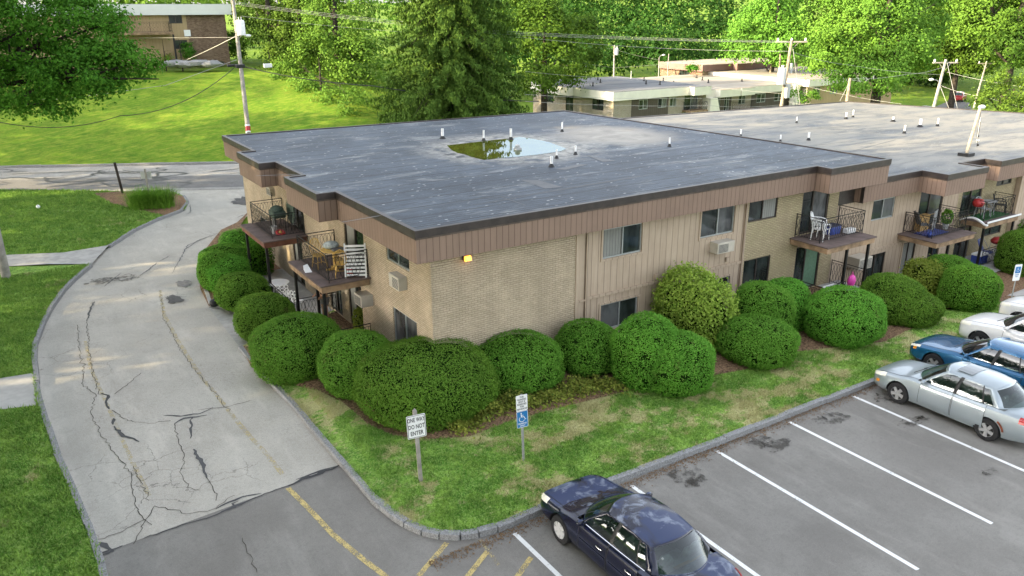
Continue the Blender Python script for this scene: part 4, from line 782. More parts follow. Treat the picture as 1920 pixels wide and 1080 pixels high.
mound('rhododendron','small yellow green loose shrub below the blue mat balcony',[(1692,1778,487,556)],-.3,M_rhod,'shrub',loose=True,leaf=.05,dens=1.6)
mound('yew_shrub','largest clipped mound at the right, before the third balcony',[(1722,1830,478,560),(1760,1878,495,589)],-.4,group=YG)
mound('yew_shrub','clipped mound cut by the right edge, beyond the mulch and path',[(1866,1990,428,524)],-.6,group=YG)
mound('yew_shrub','dark shrub against the wall at the right edge behind the far mound',[(1872,1990,405,470)],-.6,M_oak,group=YG,loose=True,leaf=.05)
mound('arborvitae','slim brownish cone shrub by the air conditioner at the side patio door',[(663,690,578,630)],.16,M_rhod,'shrub',loose=True,leaf=.035,dens=3.0)
# euonymus ground cover in front of the shrubs
n=9000; pts=[]
path=[G(*p,.14) for p in ((850,815),(890,800),(940,775),(1000,765),(1060,750),(1110,735),(1170,735))]
while len(pts)<n:
    i=random.randrange(len(path)-1); p=path[i].lerp(path[i+1],random.random()); s=random.gauss(0,.28); hgt=.42*abs(math.sin(p.x*3.1+1)*math.cos(p.y*2.7+p.x))+.15
    pts.append((p.x+random.gauss(0,.10),p.y+.25+s,.14+random.random()*hgt))
tag(leaf_object('ground_cover',np.array(pts),rng.normal(size=(n,3))*.6+np.array([0,-.2,.9]),.045,M_euon),'yellow and green ground cover spreading below the corner shrubs','ground cover',kind='stuff')
# fountain grass in the island bed
c=G(288,388,.12); root=thing('ornamental_grass','tall bright fountain grass clump behind the small sign in the mulch island','ornamental grass',tuple(c))
mb=MB(); rg=random.Random(4)
for i in range(2600):
    cx_,cy_=rg.choice(((-.75,.25),(.55,-.15),(-.1,.1))); x0=cx_+rg.gauss(0,.24); y0=cy_+rg.gauss(0,.30); a=math.atan2(y0-cy_,x0-cx_)+rg.gauss(0,.6); L=rg.uniform(.85,1.5); le=rg.uniform(.25,1.0); w_=.014; px_,py_=-math.sin(a)*w_,math.cos(a)*w_; P=[]
    for k in range(5): t_=k/4; q=le*t_**2*L*.75; z=L*(t_-.42*le*t_**2); ww=1-t_*.85; P.append([(x0+math.cos(a)*q-px_*ww,y0+math.sin(a)*q-py_*ww,z),(x0+math.cos(a)*q+px_*ww,y0+math.sin(a)*q+py_*ww,z)])
    n0=len(mb.v); mb.v+=[Vector(p) for r_ in P for p in r_]; mb.f+=[(n0+2*k,n0+2*k+1,n0+2*k+3,n0+2*k+2) for k in range(4)]; mb.m+=[0]*4
mb.build('blades',M_fount,root)
# ============================================================ TREES
def gz_at(p): return th(p.x,p.y)
def px_tree(name,label,ells,base,mat,leaf=.2,cr=.7,per=34,k=1.0,tr=.35,cat='tree',group=None,lowcut=-.8,bark=None):
    """crown from ellipses seen in the picture, each at its own real distance; base=(px,depth) of the trunk"""
    b0=at(base[0],200,base[1]); z=th(b0.x,b0.y); b0=Vector((b0.x,b0.y,z)); bl=[]
    for e in ells:
        p=at(e[0],e[1],e[4])-b0; s=e[4]/CAM['f']; bl.append((p.x,p.y,p.z,e[2]*s,max(e[2],e[3])*s*.85,e[3]*s))
    root=thing(name,label,cat,tuple(b0),0,group); ar=sum((b[3]*b[5]) for b in bl); nc=int(ar*k*4.2)
    P,N=crown_pts(bl,int(nc*1.05),int(per*1.8),cr*.8,lowcut=lowcut); P2,N2=crown_pts(bl,int(nc*.45),int(per*1.3),cr*1.1,(.35,.75)); P=np.concatenate([P,P2]); N=np.concatenate([N,N2]); leaf_object('crown',P,N,leaf*.8,mat,root)
    hmax=max(b[2] for b in bl); trunk_mb(max(3,hmax),tr,bl[:10]).build('trunk',bark or M_bark,root,smooth=60); return root
px_tree('oak_tree','large dark leafed tree reaching in from the left edge over the lawn',[(60,50,130,95,44),(150,55,72,70,43),(255,118,40,24,42),(205,105,50,34,42),(215,40,26,22,42),(150,140,78,44,42),(50,165,85,42,43),(112,196,24,20,42),(298,148,22,16,41),(-110,90,150,110,45),(20,-70,170,90,45),(-220,0,180,150,46)],(-95,46),M_oak,.12,.42,46,3.0,.4,lowcut=-1)
px_tree('maple_tree','bright yellow green tree directly right of the hilltop block',[(505,45,55,60,83),(475,20,40,40,86),(540,90,48,45,80),(520,-40,70,50,86)],(520,84),M_maple,.17,.6,36,1.5)
px_tree('maple_tree','bright tree half hidden behind the left side of the dark spruce',[(640,50,75,75,78),(600,110,55,50,76),(670,130,55,60,76),(610,-40,80,60,82)],(640,79),M_maple,.17,.6,36,1.5)
px_tree('maple_tree','bright tree in the middle of the sunny clump above the grassy hill',[(575,50,55,65,82),(570,-30,60,50,85),(560,120,40,40,80)],(575,83),M_maple,.17,.6,36,1.5)
px_tree('bush','sunlit bushy growth at the foot of the trees beside the hill lawn',[(545,140,38,24,76),(585,165,40,26,74),(625,190,40,26,72),(665,200,38,30,70)],(605,73),M_maple,.14,.5,34,2.0,.1,'bush')
px_tree('maple_tree','soft green tree just right of the dark spruce',[(1020,60,55,60,88),(985,20,50,50,90),(1055,120,50,48,88),(1010,150,40,30,86),(1090,80,40,50,95)],(1020,90),M_dense,.2,.7,34,1.3)
px_tree('maple_tree','bright green tree left of the largest maple, behind the crossarm pole',[(1440,50,62,55,112),(1400,85,42,36,110),(1480,85,45,45,108),(1462,-10,42,40,115),(1398,48,24,22,118)],(1440,113),M_maple,.24,.8,34,1.3)
px_tree('maple_tree','largest sunlit maple, standing over the rear roof',[(1640,55,105,75,84),(1565,105,52,50,82),(1695,110,62,55,82),(1625,150,75,32,80),(1560,40,55,55,86),(1640,-50,115,70,86),(1720,40,60,60,88)],(1640,84),M_maple,.17,.62,40,1.8,.5)
px_tree('maple_tree','tall green tree at the top right corner beyond the road',[(1860,30,80,60,104),(1900,90,60,45,102),(1830,-40,100,60,106),(1790,30,45,50,110),(1950,40,60,70,104)],(1880,105),M_maple,.22,.75,36,1.4,.5)
px_tree('maple_tree','deep green tree in the gap between the two big maples',[(1780,60,45,55,118),(1750,110,40,35,118),(1790,-20,60,50,120),(1830,110,45,30,116)],(1782,119),M_dense,.24,.8,34,1.4,.4)
px_tree('bush','low bright green tree top at the right edge above the rear roof',[(1885,165,42,30,58),(1860,190,32,24,57),(1925,180,45,42,58),(1870,215,45,18,56)],(1895,58),M_maple,.12,.4,36,2.2,.2,'tree')
px_tree('bush','round clipped looking bush beside the far cream block end',[(1490,178,14,10,74),(1520,184,16,11,73)],(1500,74),M_maple,.1,.3,40,5,.08,'bush')
px_tree('bush','dark green bush at the foot of the brown brick end on the hill',[(352,97,13,15,79)],(352,79),M_oak,.10,.25,40,7,.06,'bush')
px_tree('bush','yellow flowering low bush under the hilltop block window',[(322,107,15,6,79)],(322,79),M_euon,.08,.2,40,12,.05,'bush')
px_tree('bush','dark bush at the right end of the hilltop block',[(440,88,18,26,86)],(440,86),M_oak,.14,.35,40,4,.1,'bush')
px_tree('bush','small round hedge before the distant brown block',[(1300,128,9,5,(bc-CO).dot(CF)-1.5)],(1300,(bc-CO).dot(CF)-1.5),M_oak,.14,.3,40,10,.05,'bush')
# woodland behind
def wood(name,label,rows,seed,k=.9,leaf=.34,per=30,cr=1.1,mat=None):
    r=random.Random(seed); bl=[]
    for (x0,x1,y,rx,ry,dep) in rows:
        x=x0
        while x<x1:
            d=dep*r.uniform(.96,1.05); p=at(x,y+r.uniform(-10,10),d); s=d/CAM['f']; a=rx*r.uniform(.8,1.25)*s; bl.append((p.x,p.y,p.z,a,a,ry*r.uniform(.8,1.25)*s)); x+=rx*r.uniform(.9,1.3)
    ar=sum(b[3]*b[5] for b in bl); P,N=crown_pts(bl,int(ar*k),per,cr); return tag(leaf_object(name,P,N,leaf,mat or M_dense),label,'woodland',kind='stuff')
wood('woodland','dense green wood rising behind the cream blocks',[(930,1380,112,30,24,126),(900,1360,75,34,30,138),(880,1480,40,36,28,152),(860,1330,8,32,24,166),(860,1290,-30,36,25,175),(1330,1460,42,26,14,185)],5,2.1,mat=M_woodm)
wood('woodland','wood in painted shade beyond the road at the right',[(1500,2000,100,36,34,134),(1480,2000,40,40,36,140),(1480,2000,-20,45,36,150),(1700,1800,140,20,14,150)],6,1.8,mat=M_woodm)
wood('woodland','tree tops behind the hilltop block',[(-100,480,0,34,22,112),(-100,480,-40,40,30,120),(-100,700,-80,45,30,125)],8,1.6,mat=M_maple)
wood('woodland','shaded thicket under the bright trees left of the spruce',[(470,760,110,30,36,94),(480,760,40,36,40,98),(600,760,175,26,24,84)],9,1.7,.22,32,.8)
# the great spruce
def spruce(label,px,dep,H,Rb):
    b=at(px,200,dep); z=th(b.x,b.y); root=thing('spruce_tree',label,'spruce',(b.x,b.y,z)); P=[];N=[]; mb=MB(); mb.tube([(0,0,-.3),(0,0,H*.5),(0,0,H)],[.45,.28,.04],8)
    lv=int(H/.42)
    for i in range(lv):
        u=i/lv; z0=.6+H*.97*u; Lb=Rb*(1-u)**.75*random.uniform(.85,1.08)+.25; nb=max(5,int(13*(1-u)+5)); a0=random.uniform(0,6)
        for j in range(nb):
            a=a0+2*math.pi*j/nb+random.uniform(-.2,.2); L=Lb*random.uniform(.75,1.12); d=np.array([math.cos(a),math.sin(a),0]); rise=random.uniform(-.05,.12); m_=int(10+L*22)
            t=rng.uniform(.12,1,m_)**.75; base=np.array([0,0,z0])+d*(L*t)[:,None]; base[:,2]+= L*(rise*t-.42*t**1.6+.12*t**4)
            side=np.array([-d[1],d[0],0]); w_=rng.normal(size=m_)*(.10+.22*L*.35*(1-t)); base+=side*w_[:,None]; 
            hang=rng.exponential(.13,m_); base[:,2]-=hang; base+=rng.normal(size=base.shape)*.05
            P.append(base); nn_=rng.normal(size=(m_,3))*.45+d*.9; N.append(nn_)
            if j%3==0: e=d*L*.8; mb.tube([(0,0,z0),tuple(np.array([0,0,z0-.12*L])+e*.6),tuple(np.array([0,0,z0-.36*L])+e)],[.05,.03,.008],4,False)
    leaf_object('crown',np.concatenate(P),np.concatenate(N),.19,M_spruce,root,.36,.35,droop=.8); mb.build('trunk',M_bark,root,smooth=60); return root
spruce('huge dark spruce with drooping boughs behind the near roof',848,67,27,7.6)
# shade trees standing left of the picture; they throw the long evening shadows
protos=[make_tree('shade_tree',24,round_blobs(24,7.5,s),M_oak,215,26,.34,.85,.4) for s in (1,2,3)]
SH=[(-21,-44),(-26,-34),(-22,-24),(-27,-15),(-22,-6),(-26,2),(-21,10),(-27,17),(-22,25),(-28,33),(-23,41),(-31,52),(-30,80),(-45,90),(-50,-48),(-56,-38),(-49,-27),(-57,-19),(-50,-9),(-55,0),(-48,8),(-57,15),(-50,24),(-57,33),(-49,41),(-63,68),(-54,79),(-38,-40),(-40,-22),(-37,-8),(-39,6),(-64,-10),(-65,12)]
for i,(x,y) in enumerate(SH):
    p=protos[i%3]; o=p if i<3 else copy_tree(p); s=random.uniform(.98,1.08) if i in (6,7,8,9) else random.uniform(1.0,1.24) if i<14 else random.uniform(1.12,1.28); o.location=(x,y,th(x,y)-.1); o.rotation_euler=(0,0,random.uniform(0,6.28)); o.scale=(s,s,s*random.uniform(.95,1.05)); tag(o,'tall leafy tree in the row beyond the left edge','tree','row of tall trees beyond the left edge')
# ============================================================ CARS
def carpaint(name,col,metal=.5,rough=.28,flake=None,fade=None):
    t=NT(name); c=col
    if fade is not None:
        o=t.obj(); x,y,z=t.sep(o); up=t.n('NewGeometry').outputs['Normal']; nz=t.sep(up)[2]
        k=t.m('MULTIPLY',t.ramp(t.noise(1.05,o,3,.55,.5),.42,.52),t.ramp(nz,.75,.92)); edge=t.m('MULTIPLY',t.ramp(t.noise(2.3,o,5,.62,.6),.52,.66),t.ramp(nz,.75,.92))
        k2=t.ramp(x,-1.7,-1.0); c=t.mix(k,col,fade); c=t.mix(t.m('MULTIPLY',edge,.75),c,(.20,.23,.30)); t.done(c,t.mix(k,(rough,)*3,(.6,.6,.6)),.5,metal*.4)
    else: t.done(c,rough,.5,metal)
    t.b.inputs['Coat Weight'].default_value=.6 if fade is None else .3; t.b.inputs['Coat Roughness'].default_value=.04 if fade is None else .15
    return t.mat
def glassmat(name,tint,a=.55):
    t=NT(name); t.done(tint,.02,.6); tr=t.n('BsdfTransparent'); t.set(tr.inputs[0],(.42,.50,.47)); lw=t.n('LayerWeight'); lw.inputs[0].default_value=.35
    gl=t.n('BsdfGlossy'); gl.inputs['Roughness'].default_value=.02; t.set(gl.inputs[0],(.95,.98,1.))
    m1=t.n('MixShader'); m1.inputs[0].default_value=a; t.t.links.new(tr.outputs[0],m1.inputs[1]); t.t.links.new(t.b.outputs[0],m1.inputs[2])
    m2=t.n('MixShader'); bf=t.n('NewGeometry').outputs['Backfacing']; t.set(m2.inputs[0],t.m('MULTIPLY',t.m('ADD',t.m('MULTIPLY',lw.outputs['Fresnel'],.6),.04),t.m('SUBTRACT',1.,bf))); t.t.links.new(m1.outputs[0],m2.inputs[1]); t.t.links.new(gl.outputs[0],m2.inputs[2]); t.t.links.new(m2.outputs[0],t.out.inputs[0]); return t.mat
M_cg=glassmat('car_glass',(.02,.035,.03),.3); M_cgd=glassmat('car_glass_dark',(.01,.013,.015),.8)
M_tyre=plain('tyre',(.018,.018,.019),.85,.3,0,.2); M_rim=plain('wheel_alloy',(.50,.50,.50),.3,.5,.7,.1); M_hub=plain('hub_cap',(.55,.55,.55),.45,.5,.2,.1); M_lens=plain('lamp_lens',(.72,.70,.60),.15,.8,0,.08); M_tail=plain('tail_lens',(.36,.01,.012),.2,.7,0,.1); M_amb=plain('amber_lens',(.75,.28,.03),.25,.6,0,.1); M_chrome=plain('chrome_strip',(.7,.7,.7),.2,.6,.9,.05); M_seat=plain('seat_cloth',(.24,.26,.26),.9,.1,0,.15); M_int=plain('cabin_plastic',(.07,.075,.075),.8,.2,0,.15); M_blk=plain('black_trim',(.018,.018,.018),.5,.4,0,.1); M_rust=plain('rust',(.20,.06,.03),.9,.1,0,.4,12)
def cr_interp(xs_,ys_,x):
    if x>=xs_[0]: return ys_[0]
    if x<=xs_[-1]: return ys_[-1]
    for i in range(len(xs_)-1):
        if xs_[i]>=x>=xs_[i+1]:
            t_=(xs_[i]-x)/(xs_[i]-xs_[i+1]); p0=ys_[max(i-1,0)];p1=ys_[i];p2=ys_[i+1];p3=ys_[min(i+2,len(ys_)-1)]
            h0=(xs_[max(i-1,0)]-xs_[i+1]) or 1; h1=(xs_[i]-xs_[min(i+2,len(xs_)-1)]) or 1; dx_=xs_[i]-xs_[i+1]
            m1=(p2-p0)/h0*dx_; m2=(p3-p1)/h1*dx_
            return (2*t_**3-3*t_**2+1)*p1+(t_**3-2*t_**2+t_)*m1+(-2*t_**3+3*t_**2)*p2+(t_**3-t_**2)*m2
def make_car(name,label,paint,loc,rz,D,rimkind='alloy',glass=None,group=None,door_parts=True,nwheel=4):
    """D: L,W,H, front/rear axle x, wheel radius, stations and greenhouse key points. Local +X is forward."""
    root=thing(name,label,'car',loc,rz,group); glass=glass or M_cg
    st=D['st']; X=[s[0] for s in st]; cols=list(zip(*st))
    def sv(k,x): return cr_interp(X,cols[k],x)
    # station: x, zbot, wlow, wmax, zbelt, wbelt, zcen
    def row(x):
        zb,wl,wm,zbt,wb,zc=[sv(k,x) for k in range(1,7)]; zm=zb+(zbt-zb)*.42
        return [(x,0,zb),(x,wl*.8,zb),(x,wl,zb+.05),(x,wm*.985,zb+.05+(zm-zb)*.45),(x,wm,zm),(x,wm*.995,zm+(zbt-zm)*.45),(x,(wm*.6+wb*.4)+.005,zbt-.055),(x,wb,zbt),(x,wb*.9,zbt+(zc-zbt)*.30),(x,wb*.55,zbt+(zc-zbt)*.78),(x,0,zc)]
    n=56; xs_=[X[0]+(X[-1]-X[0])*(.5-.5*math.cos(math.pi*i/(n-1)))*.6+(X[-1]-X[0])*i/(n-1)*.4 for i in range(n)]
    rows=[]
    for x in xs_:
        r=row(x); rows.append([Vector(p) for p in r]+[Vector((p[0],-p[1],p[2])) for p in r[-2:0:-1]])
    mb=MB(); nr=len(rows[0]); mb.add([p for r in rows for p in r],[(i*nr+k,i*nr+(k+1)%nr,(i+1)*nr+(k+1)%nr,(i+1)*nr+k) for i in range(n-1) for k in range(nr)]+[tuple(range(nr)),tuple((n-1)*nr+k for k in range(nr))])
    body=mb.build('body',[paint,M_blk],root)
    # wheel arches
    wr=D['wr']; cut=MB()
    for ax_ in (D['fa'],D['ra']):
        for sg in (1,-1): cut.lathe([(0,-.4),(wr*1.13,-.4),(wr*1.13,.4),(0,.4)],28,'y',(ax_,sg*D['W']/2*1.0,wr+.01))
    co=cut.build('cutter',M_blk,None); md=body.modifiers.new('b','BOOLEAN'); md.operation='DIFFERENCE'; md.object=co; md.solver='EXACT'
    co.location=loc; co.rotation_euler=(0,0,rz); bpy.context.view_layer.update()
    me=bpy.data.meshes.new_from_object(body.evaluated_get(bpy.context.evaluated_depsgraph_get())); body.modifiers.clear(); body.data=me; bpy.data.objects.remove(co)
    # open the cabin, blacken inside of arches and underside
    bm=bmesh.new(); bm.from_mesh(me); gl=D['gh']; kill=[]
    for f in bm.faces:
        c=f.calc_center_median()
        if gl['cabx'][1]<c.x<gl['cabx'][0] and abs(c.y)<sv(5,c.x)-.03 and c.z>sv(4,c.x)-.03: kill.append(f)
        in_arch=any((Vector((c.x,c.z))-Vector((a_,wr+.01))).length<wr*1.125 and abs(c.y)>D['W']/2-.42 for a_ in (D['fa'],D['ra']))
        f.material_index=1 if (in_arch and abs(f.normal.y)<.8 or c.z<sv(1,c.x)+.03) else 0; f.smooth=True
    bmesh.ops.delete(bm,geom=kill,context='FACES'); bm.to_mesh(me); bm.free(); me.set_sharp_from_angle(angle=R(38))
    def srf(x,v,off=0.,sg=1):
        r=row(x); v=max(0,min(len(r)-1.001,v)); i=int(v); a=Vector(r[i]);b=Vector(r[i+1]); p=a.lerp(b,v-i); d=b-a; nn=Vector((0,d.z,-d.y)).normalized(); p=p+nn*off; p.y*=sg; return p
    def patch(nm,x0,x1,v0,v1,off,mat,par,sg=1,nx=8,nv=6,xf=None):
        g=MB(); g.grid([[srf((x0+(x1-x0)*i/nx)+(xf(v0+(v1-v0)*j/nv) if xf else 0),v0+(v1-v0)*j/nv,off,sg) for j in range(nv+1)] for i in range(nx+1)]); return g.build(nm,mat,par,smooth=50)
    # ---- greenhouse
    def P(x,y,z): return Vector((x,y,z))
    g=gl; zr=D['H']; cols_=[]; nws=6
    for i in range(nws+1):                                       # windscreen, centre to corner
        t_=i/nws; yb=t_*g['yb']; xb=g['ws'][0]-(g['ws'][0]-g['ws'][1])*t_**2.2; zbb=sv(6,xb)+(sv(4,xb)-sv(6,xb))*t_**2-.012
        yt=t_*g['yt']; xt=g['wt'][0]-(g['wt'][0]-g['wt'][1])*t_**2.2; cols_.append((P(xb,yb,zbb),P(xt,yt,zr-.045*t_**2),'ws'))
    side=g['side']                                               # list of (xbelt, xroof, kind of span that follows)
    for xb,xt,k in side:
        tt=(xt-side[0][1])/(side[-1][1]-side[0][1]) if side[-1][1]!=side[0][1] else 0
        zt_=zr-.05-.05*(1-math.sin(math.pi*min(1,max(0,.12+.80*tt)))); cols_.append((P(xb,sv(5,xb)-.012,sv(4,xb)-.005),P(xt,g['yt']+.015*math.sin(math.pi*tt)-.03*max(0,tt-.75)*4*.4,zt_),k))
    for i in range(nws+1):
        t_=1-i/nws; xb=g['rb'][0]-(g['rb'][0]-g['rb'][1])*t_**2; zbb=sv(6,xb)+(sv(4,xb)-sv(6,xb))*t_**2-.012
        xt=g['rt'][0]-(g['rt'][0]-g['rt'][1])*t_**2; cols_.append((P(xb,t_*g['ybr'],zbb),P(xt,t_*(g['yt']-.04),zr-.03-.05*t_**2+g.get('rdrop',0)),'rw'))
    rowsv=[0,.07,.30,.55,.78,.91,1.]; shell=MB(); gms={}
    def gp(c,v,off=0):
        b,t_=c[0],c[1]; p=b.lerp(t_,v); bul=.045*math.sin(math.pi*v*.9); o=Vector((p.x*.0,1 if p.y>0 else 0,0)); 
        if c[2] in('ws',): o=Vector((.8,.1*p.y,.5))
        elif c[2]=='rw': o=Vector((-.6,.1*p.y,.6))
        else: o=Vector((0,1,.15))
        return p+o.normalized()*(bul+off)
    for sg in (1,-1):
        fl=lambda p:(p.x,p.y*sg,p.z)
        for i in range(len(cols_)-1):
            a,b=cols_[i],cols_[i+1]; k=a[2] if i>=nws+1 or i<nws else 'A'
            if i==nws: k='A'
            if a[2]=='rw' : k='rw'
            for r_ in range(len(rowsv)-1):
                v0,v1=rowsv[r_],rowsv[r_+1]; quad=[fl(gp(a,v0)),fl(gp(b,v0)),fl(gp(b,v1)),fl(gp(a,v1))]
                isg=(k in('ws','rw') and 0<r_<5) or (k in ('fd','rd','q') and 0<r_<5)
                if isg: gms.setdefault((k,sg if k not in('ws','rw') else 0),[]).append(quad)
                else: shell.k=0 if k not in('B','Q') else 1; shell.add(quad,[(0,1,2,3)])
    # roof skin
    tops=[c[1] for c in cols_]; half=[gp(c,1.) for c in cols_]; xsr=[p.x for p in half]; nR=10
    ch=[p for p in half]; rows_r=[]; N_=14; xf_,xr_=g['wt'][0],g['rt'][0]
    fr=[gp(c,1.) for c in cols_[:nws+1]]; sd=[gp(c,1.) for c in cols_[nws+1:-(nws+1)]]; re=[gp(c,1.) for c in cols_[-(nws+1):]]
    edge=sd; m_=len(edge)
    L_=[]; 
    for e_ in [fr[-1]]+edge+[re[0]]:
        rowp=[]
        for j in range(nws+1):
            t_=j/nws; tx=(e_.x-fr[-1].x)/(re[0].x-fr[-1].x); xc=fr[0].x+(re[-1].x-fr[0].x)*tx; 
            x=e_.x+(xc-e_.x)*(1-t_**2.2); crown=.03*(1-t_**2)*math.sin(math.pi*max(0.,min(1.,tx))); zc=(fr[0].z+(re[-1].z-fr[0].z)*tx); z=e_.z+(zc-e_.z)*(1-t_**2)+crown; rowp.append(Vector((x,e_.y*t_,z)))
        L_.append(rowp)
    L_[0]=fr; L_[-1]=re[::-1]
    shell.k=0
    for sg in (1,-1): shell.grid([[ (p.x,p.y*sg,p.z) for p in r_] for r_ in L_])
    sh=shell.build('cabin_shell',[paint,M_blk],root,smooth=35); so_=sh.modifiers.new('thickness','SOLIDIFY'); so_.thickness=.02; so_.offset=-1
    nm={'ws':'windscreen','rw':'rear_window','fd':'window','rd':'window','q':'window'}
    for (k,sg),qs in gms.items():
        m2=MB(); 
        for q_ in qs: m2.add(q_,[(0,1,2,3)])
        m2.build(nm[k],glass,root,smooth=50)
    if 'sunroof' in g:
        x0,x1=g['sunroof']; m2=MB(); m2.grid([[(x,y,zr+.030-.02*(y/.5)**2) for y in np.linspace(-.38,.38,5)] for x in np.linspace(x0,x1,4)]); m2.build('sunroof',M_cgd,root)
    # ---- doors, handles, lamps
    dx=D['doors']
    for sg in (1,-1):
        for (a_,b_) in dx:
            d_=patch('door',a_,b_,2.6,6.93,.006,paint,root,sg,14,8,lambda v:0)
            h_=MB(); pz=srf(b_+.20,5.35,.03,sg); h_.tube([tuple(pz+Vector((.09,0,0))),tuple(pz+Vector((.05,0.012*sg,.0))),tuple(pz+Vector((-.05,.012*sg,.0))),tuple(pz+Vector((-.09,0,0)))],.014,6); h_.build('handle',D.get('hm',paint),d_,smooth=60)
            if D.get('strip'): patch('strip',a_-.03,b_+.03,4.35,4.62,.016,D['strip'],d_,sg,10,2)
        for (a_,b_) in dx:   # shut lines
            for xx in (a_,b_): patch('seam',xx+.006,xx-.006,2.6,6.95,.0075,M_blk,root,sg,1,8)
        if D.get('beltstrip'): patch('belt_strip',dx[0][0]-.02,dx[-1][1]-.12,6.94,7.02,.014,D['beltstrip'],root,sg,16,1)
        x0,x1,v0,v1=D['head']; patch('headlight',x0,x1,v0,v1,.008,M_lens,root,sg,8,4)
        x0,x1,v0,v1=D['tail']; patch('tail_light',x0,x1,v0,v1,.008,M_tail,root,sg,6,4)
        if D.get('marker'): x0,x1,v0,v1=D['marker']; patch('side_marker',x0,x1,v0,v1,.008,M_amb,root,sg,3,2)
        m2=MB(); mp=Vector((side[0][0]-.10,0,0)); yb=sv(5,mp.x); zb_=sv(4,mp.x); m2.sphere((mp.x+.02,sg*(yb+.13),zb_+.07),(.06,.10,.07),12,8); m2.tube([(mp.x+.03,sg*(yb-.02),zb_+.01),(mp.x+.02,sg*(yb+.08),zb_+.04)],.025,6); m2.build('wing_mirror',D.get('mm',paint),root,smooth=60)
    patch('bumper_seam',X[0]-.10,X[0]-.115,2,7,.006,M_blk,root,1,1,8); patch('bumper_seam',X[0]-.10,X[0]-.115,2,7,.006,M_blk,root,-1,1,8)
    m2=MB(); zg=sv(1,X[0])+.16; m2.box(X[0]-.05,X[0]+.006,-.36,.36,zg+.02,zg+.11); m2.build('grille',M_blk,root)
    # bonnet shut lines, wipers
    for sg in (1,-1): 
        m2=MB(); m2.tube([tuple(srf(x,7.75+.0*x,.004,sg)) for x in np.linspace(X[0]-.22,g['ws'][1]+.05,10)],.005,4); m2.build('bonnet_seam',M_blk,root)
    m2=MB(); pw=cols_[1][0]; m2.tube([(g['ws'][0]+.03,.45,pw.z+.03),(g['ws'][0]-.03,-.1,pw.z+.045)],.009,4); m2.tube([(g['ws'][0]+.03,-.05,pw.z+.03),(g['ws'][0]-.05,-.55,pw.z+.03)],.009,4); m2.build('wiper',M_blk,root)
    # ---- cabin
    x0,x1=g['cabx']; W2=sv(5,0)-.06
    m2=MB(); m2.box(x1,x0,-W2,W2,.32,.36); m2.box(x0-.35,x0+.02,-W2,W2,.72,sv(4,x0)-.04); m2.build('dashboard',M_int,root,bevel=.04)
    m2=MB(); m2.box(x1-.02,x1+.35,-W2,W2,.5,sv(4,x1)-.03); m2.build('parcel_shelf',M_seat,root,bevel=.03)
    for (sx,ys) in ((g['seat'][0],(.36,-.36)),(g['seat'][1],(.4,-.4))):
        for y in ys:
            m2=MB(); m2.box(sx-.05,sx+.48,y-.25,y+.25,.36,.56); m2.cbox((sx-.12,y,.82),(.15,.48,.62),Matrix.Rotation(R(-16),3,'Y')); m2.cbox((sx-.24,y,1.17),(.10,.24,.17),Matrix.Rotation(R(-10),3,'Y')); m2.build('seat',M_seat,root,bevel=.05)
    m2=MB(); cx_,cz_=x0-.50,sv(4,x0)-.03; pts_=[(cx_-.07*math.sin(a)*1.,.36+.18*math.cos(a),cz_+.17*math.sin(a)) for a in [2*math.pi*i/20 for i in range(21)]]; m2.tube(pts_,.016,6,False); m2.tube([(cx_+.15,.36,cz_-.06),(cx_,.36,cz_)],.035,6); m2.tube([(cx_,.19,cz_),(cx_,.53,cz_)],.014,5); m2.build('steering_wheel',M_blk,root,smooth=60)
    # ---- wheels
    for ax_ in (D['fa'],D['ra'])[:nwheel]:
        for sg in (1,-1):
            y0=sg*(D['W']/2-.115); w_=.105; c=(ax_,y0,wr)
            m2=MB(); m2.lathe([(wr*.62,-w_),(wr*.93,-w_),(wr,-w_*.7),(wr,w_*.7),(wr*.93,w_),(wr*.62,w_)],32,'y',c); wh=m2.build('wheel',M_tyre,root,smooth=50)
            m2=MB(); o=sg*w_*.86; m2.lathe([(wr*.64,o+sg*.012),(wr*.60,o+sg*.012),(wr*.57,o-sg*.05),(wr*.3,o-sg*.07),(0,o-sg*.07)],28,'y',c); m2.build('wheel_well',M_blk,wh,smooth=50)
            m2=MB(); m2.lathe([(wr*.66,o-sg*.01),(wr*.655,o+sg*.014),(wr*.59,o+sg*.010),(wr*.57,o-sg*.03)],28,'y',c); ns=5 if rimkind=='alloy' else 7
            for k in range(ns):
                a=2*math.pi*k/ns+.3; 
                T0=m2.T; m2.T=Matrix.Translation(c)@Matrix.Rotation(a,4,'Y'); w1_=.055 if rimkind=='alloy' else .062; w0_=.085 if rimkind=='alloy' else .075
                yo=o+sg*.004; m2.add([(.03,yo,-w0_*.5),(wr*.60,yo,-w1_*.9),(wr*.60,yo,w1_*.9),(.03,yo,w0_*.5),(.03,yo-sg*.03,-w0_*.5),(wr*.60,yo-sg*.03,-w1_*.9),(wr*.60,yo-sg*.03,w1_*.9),(.03,yo-sg*.03,w0_*.5)],[(0,1,2,3),(4,7,6,5),(0,4,5,1),(3,2,6,7)]); m2.T=T0
            m2.lathe([(wr*.17,o-sg*.02),(wr*.16,o+sg*.012),(0,o+sg*.016)],16,'y',c); m2.build('rim',M_rim if rimkind=='alloy' else M_hub,wh,smooth=40)
    return root
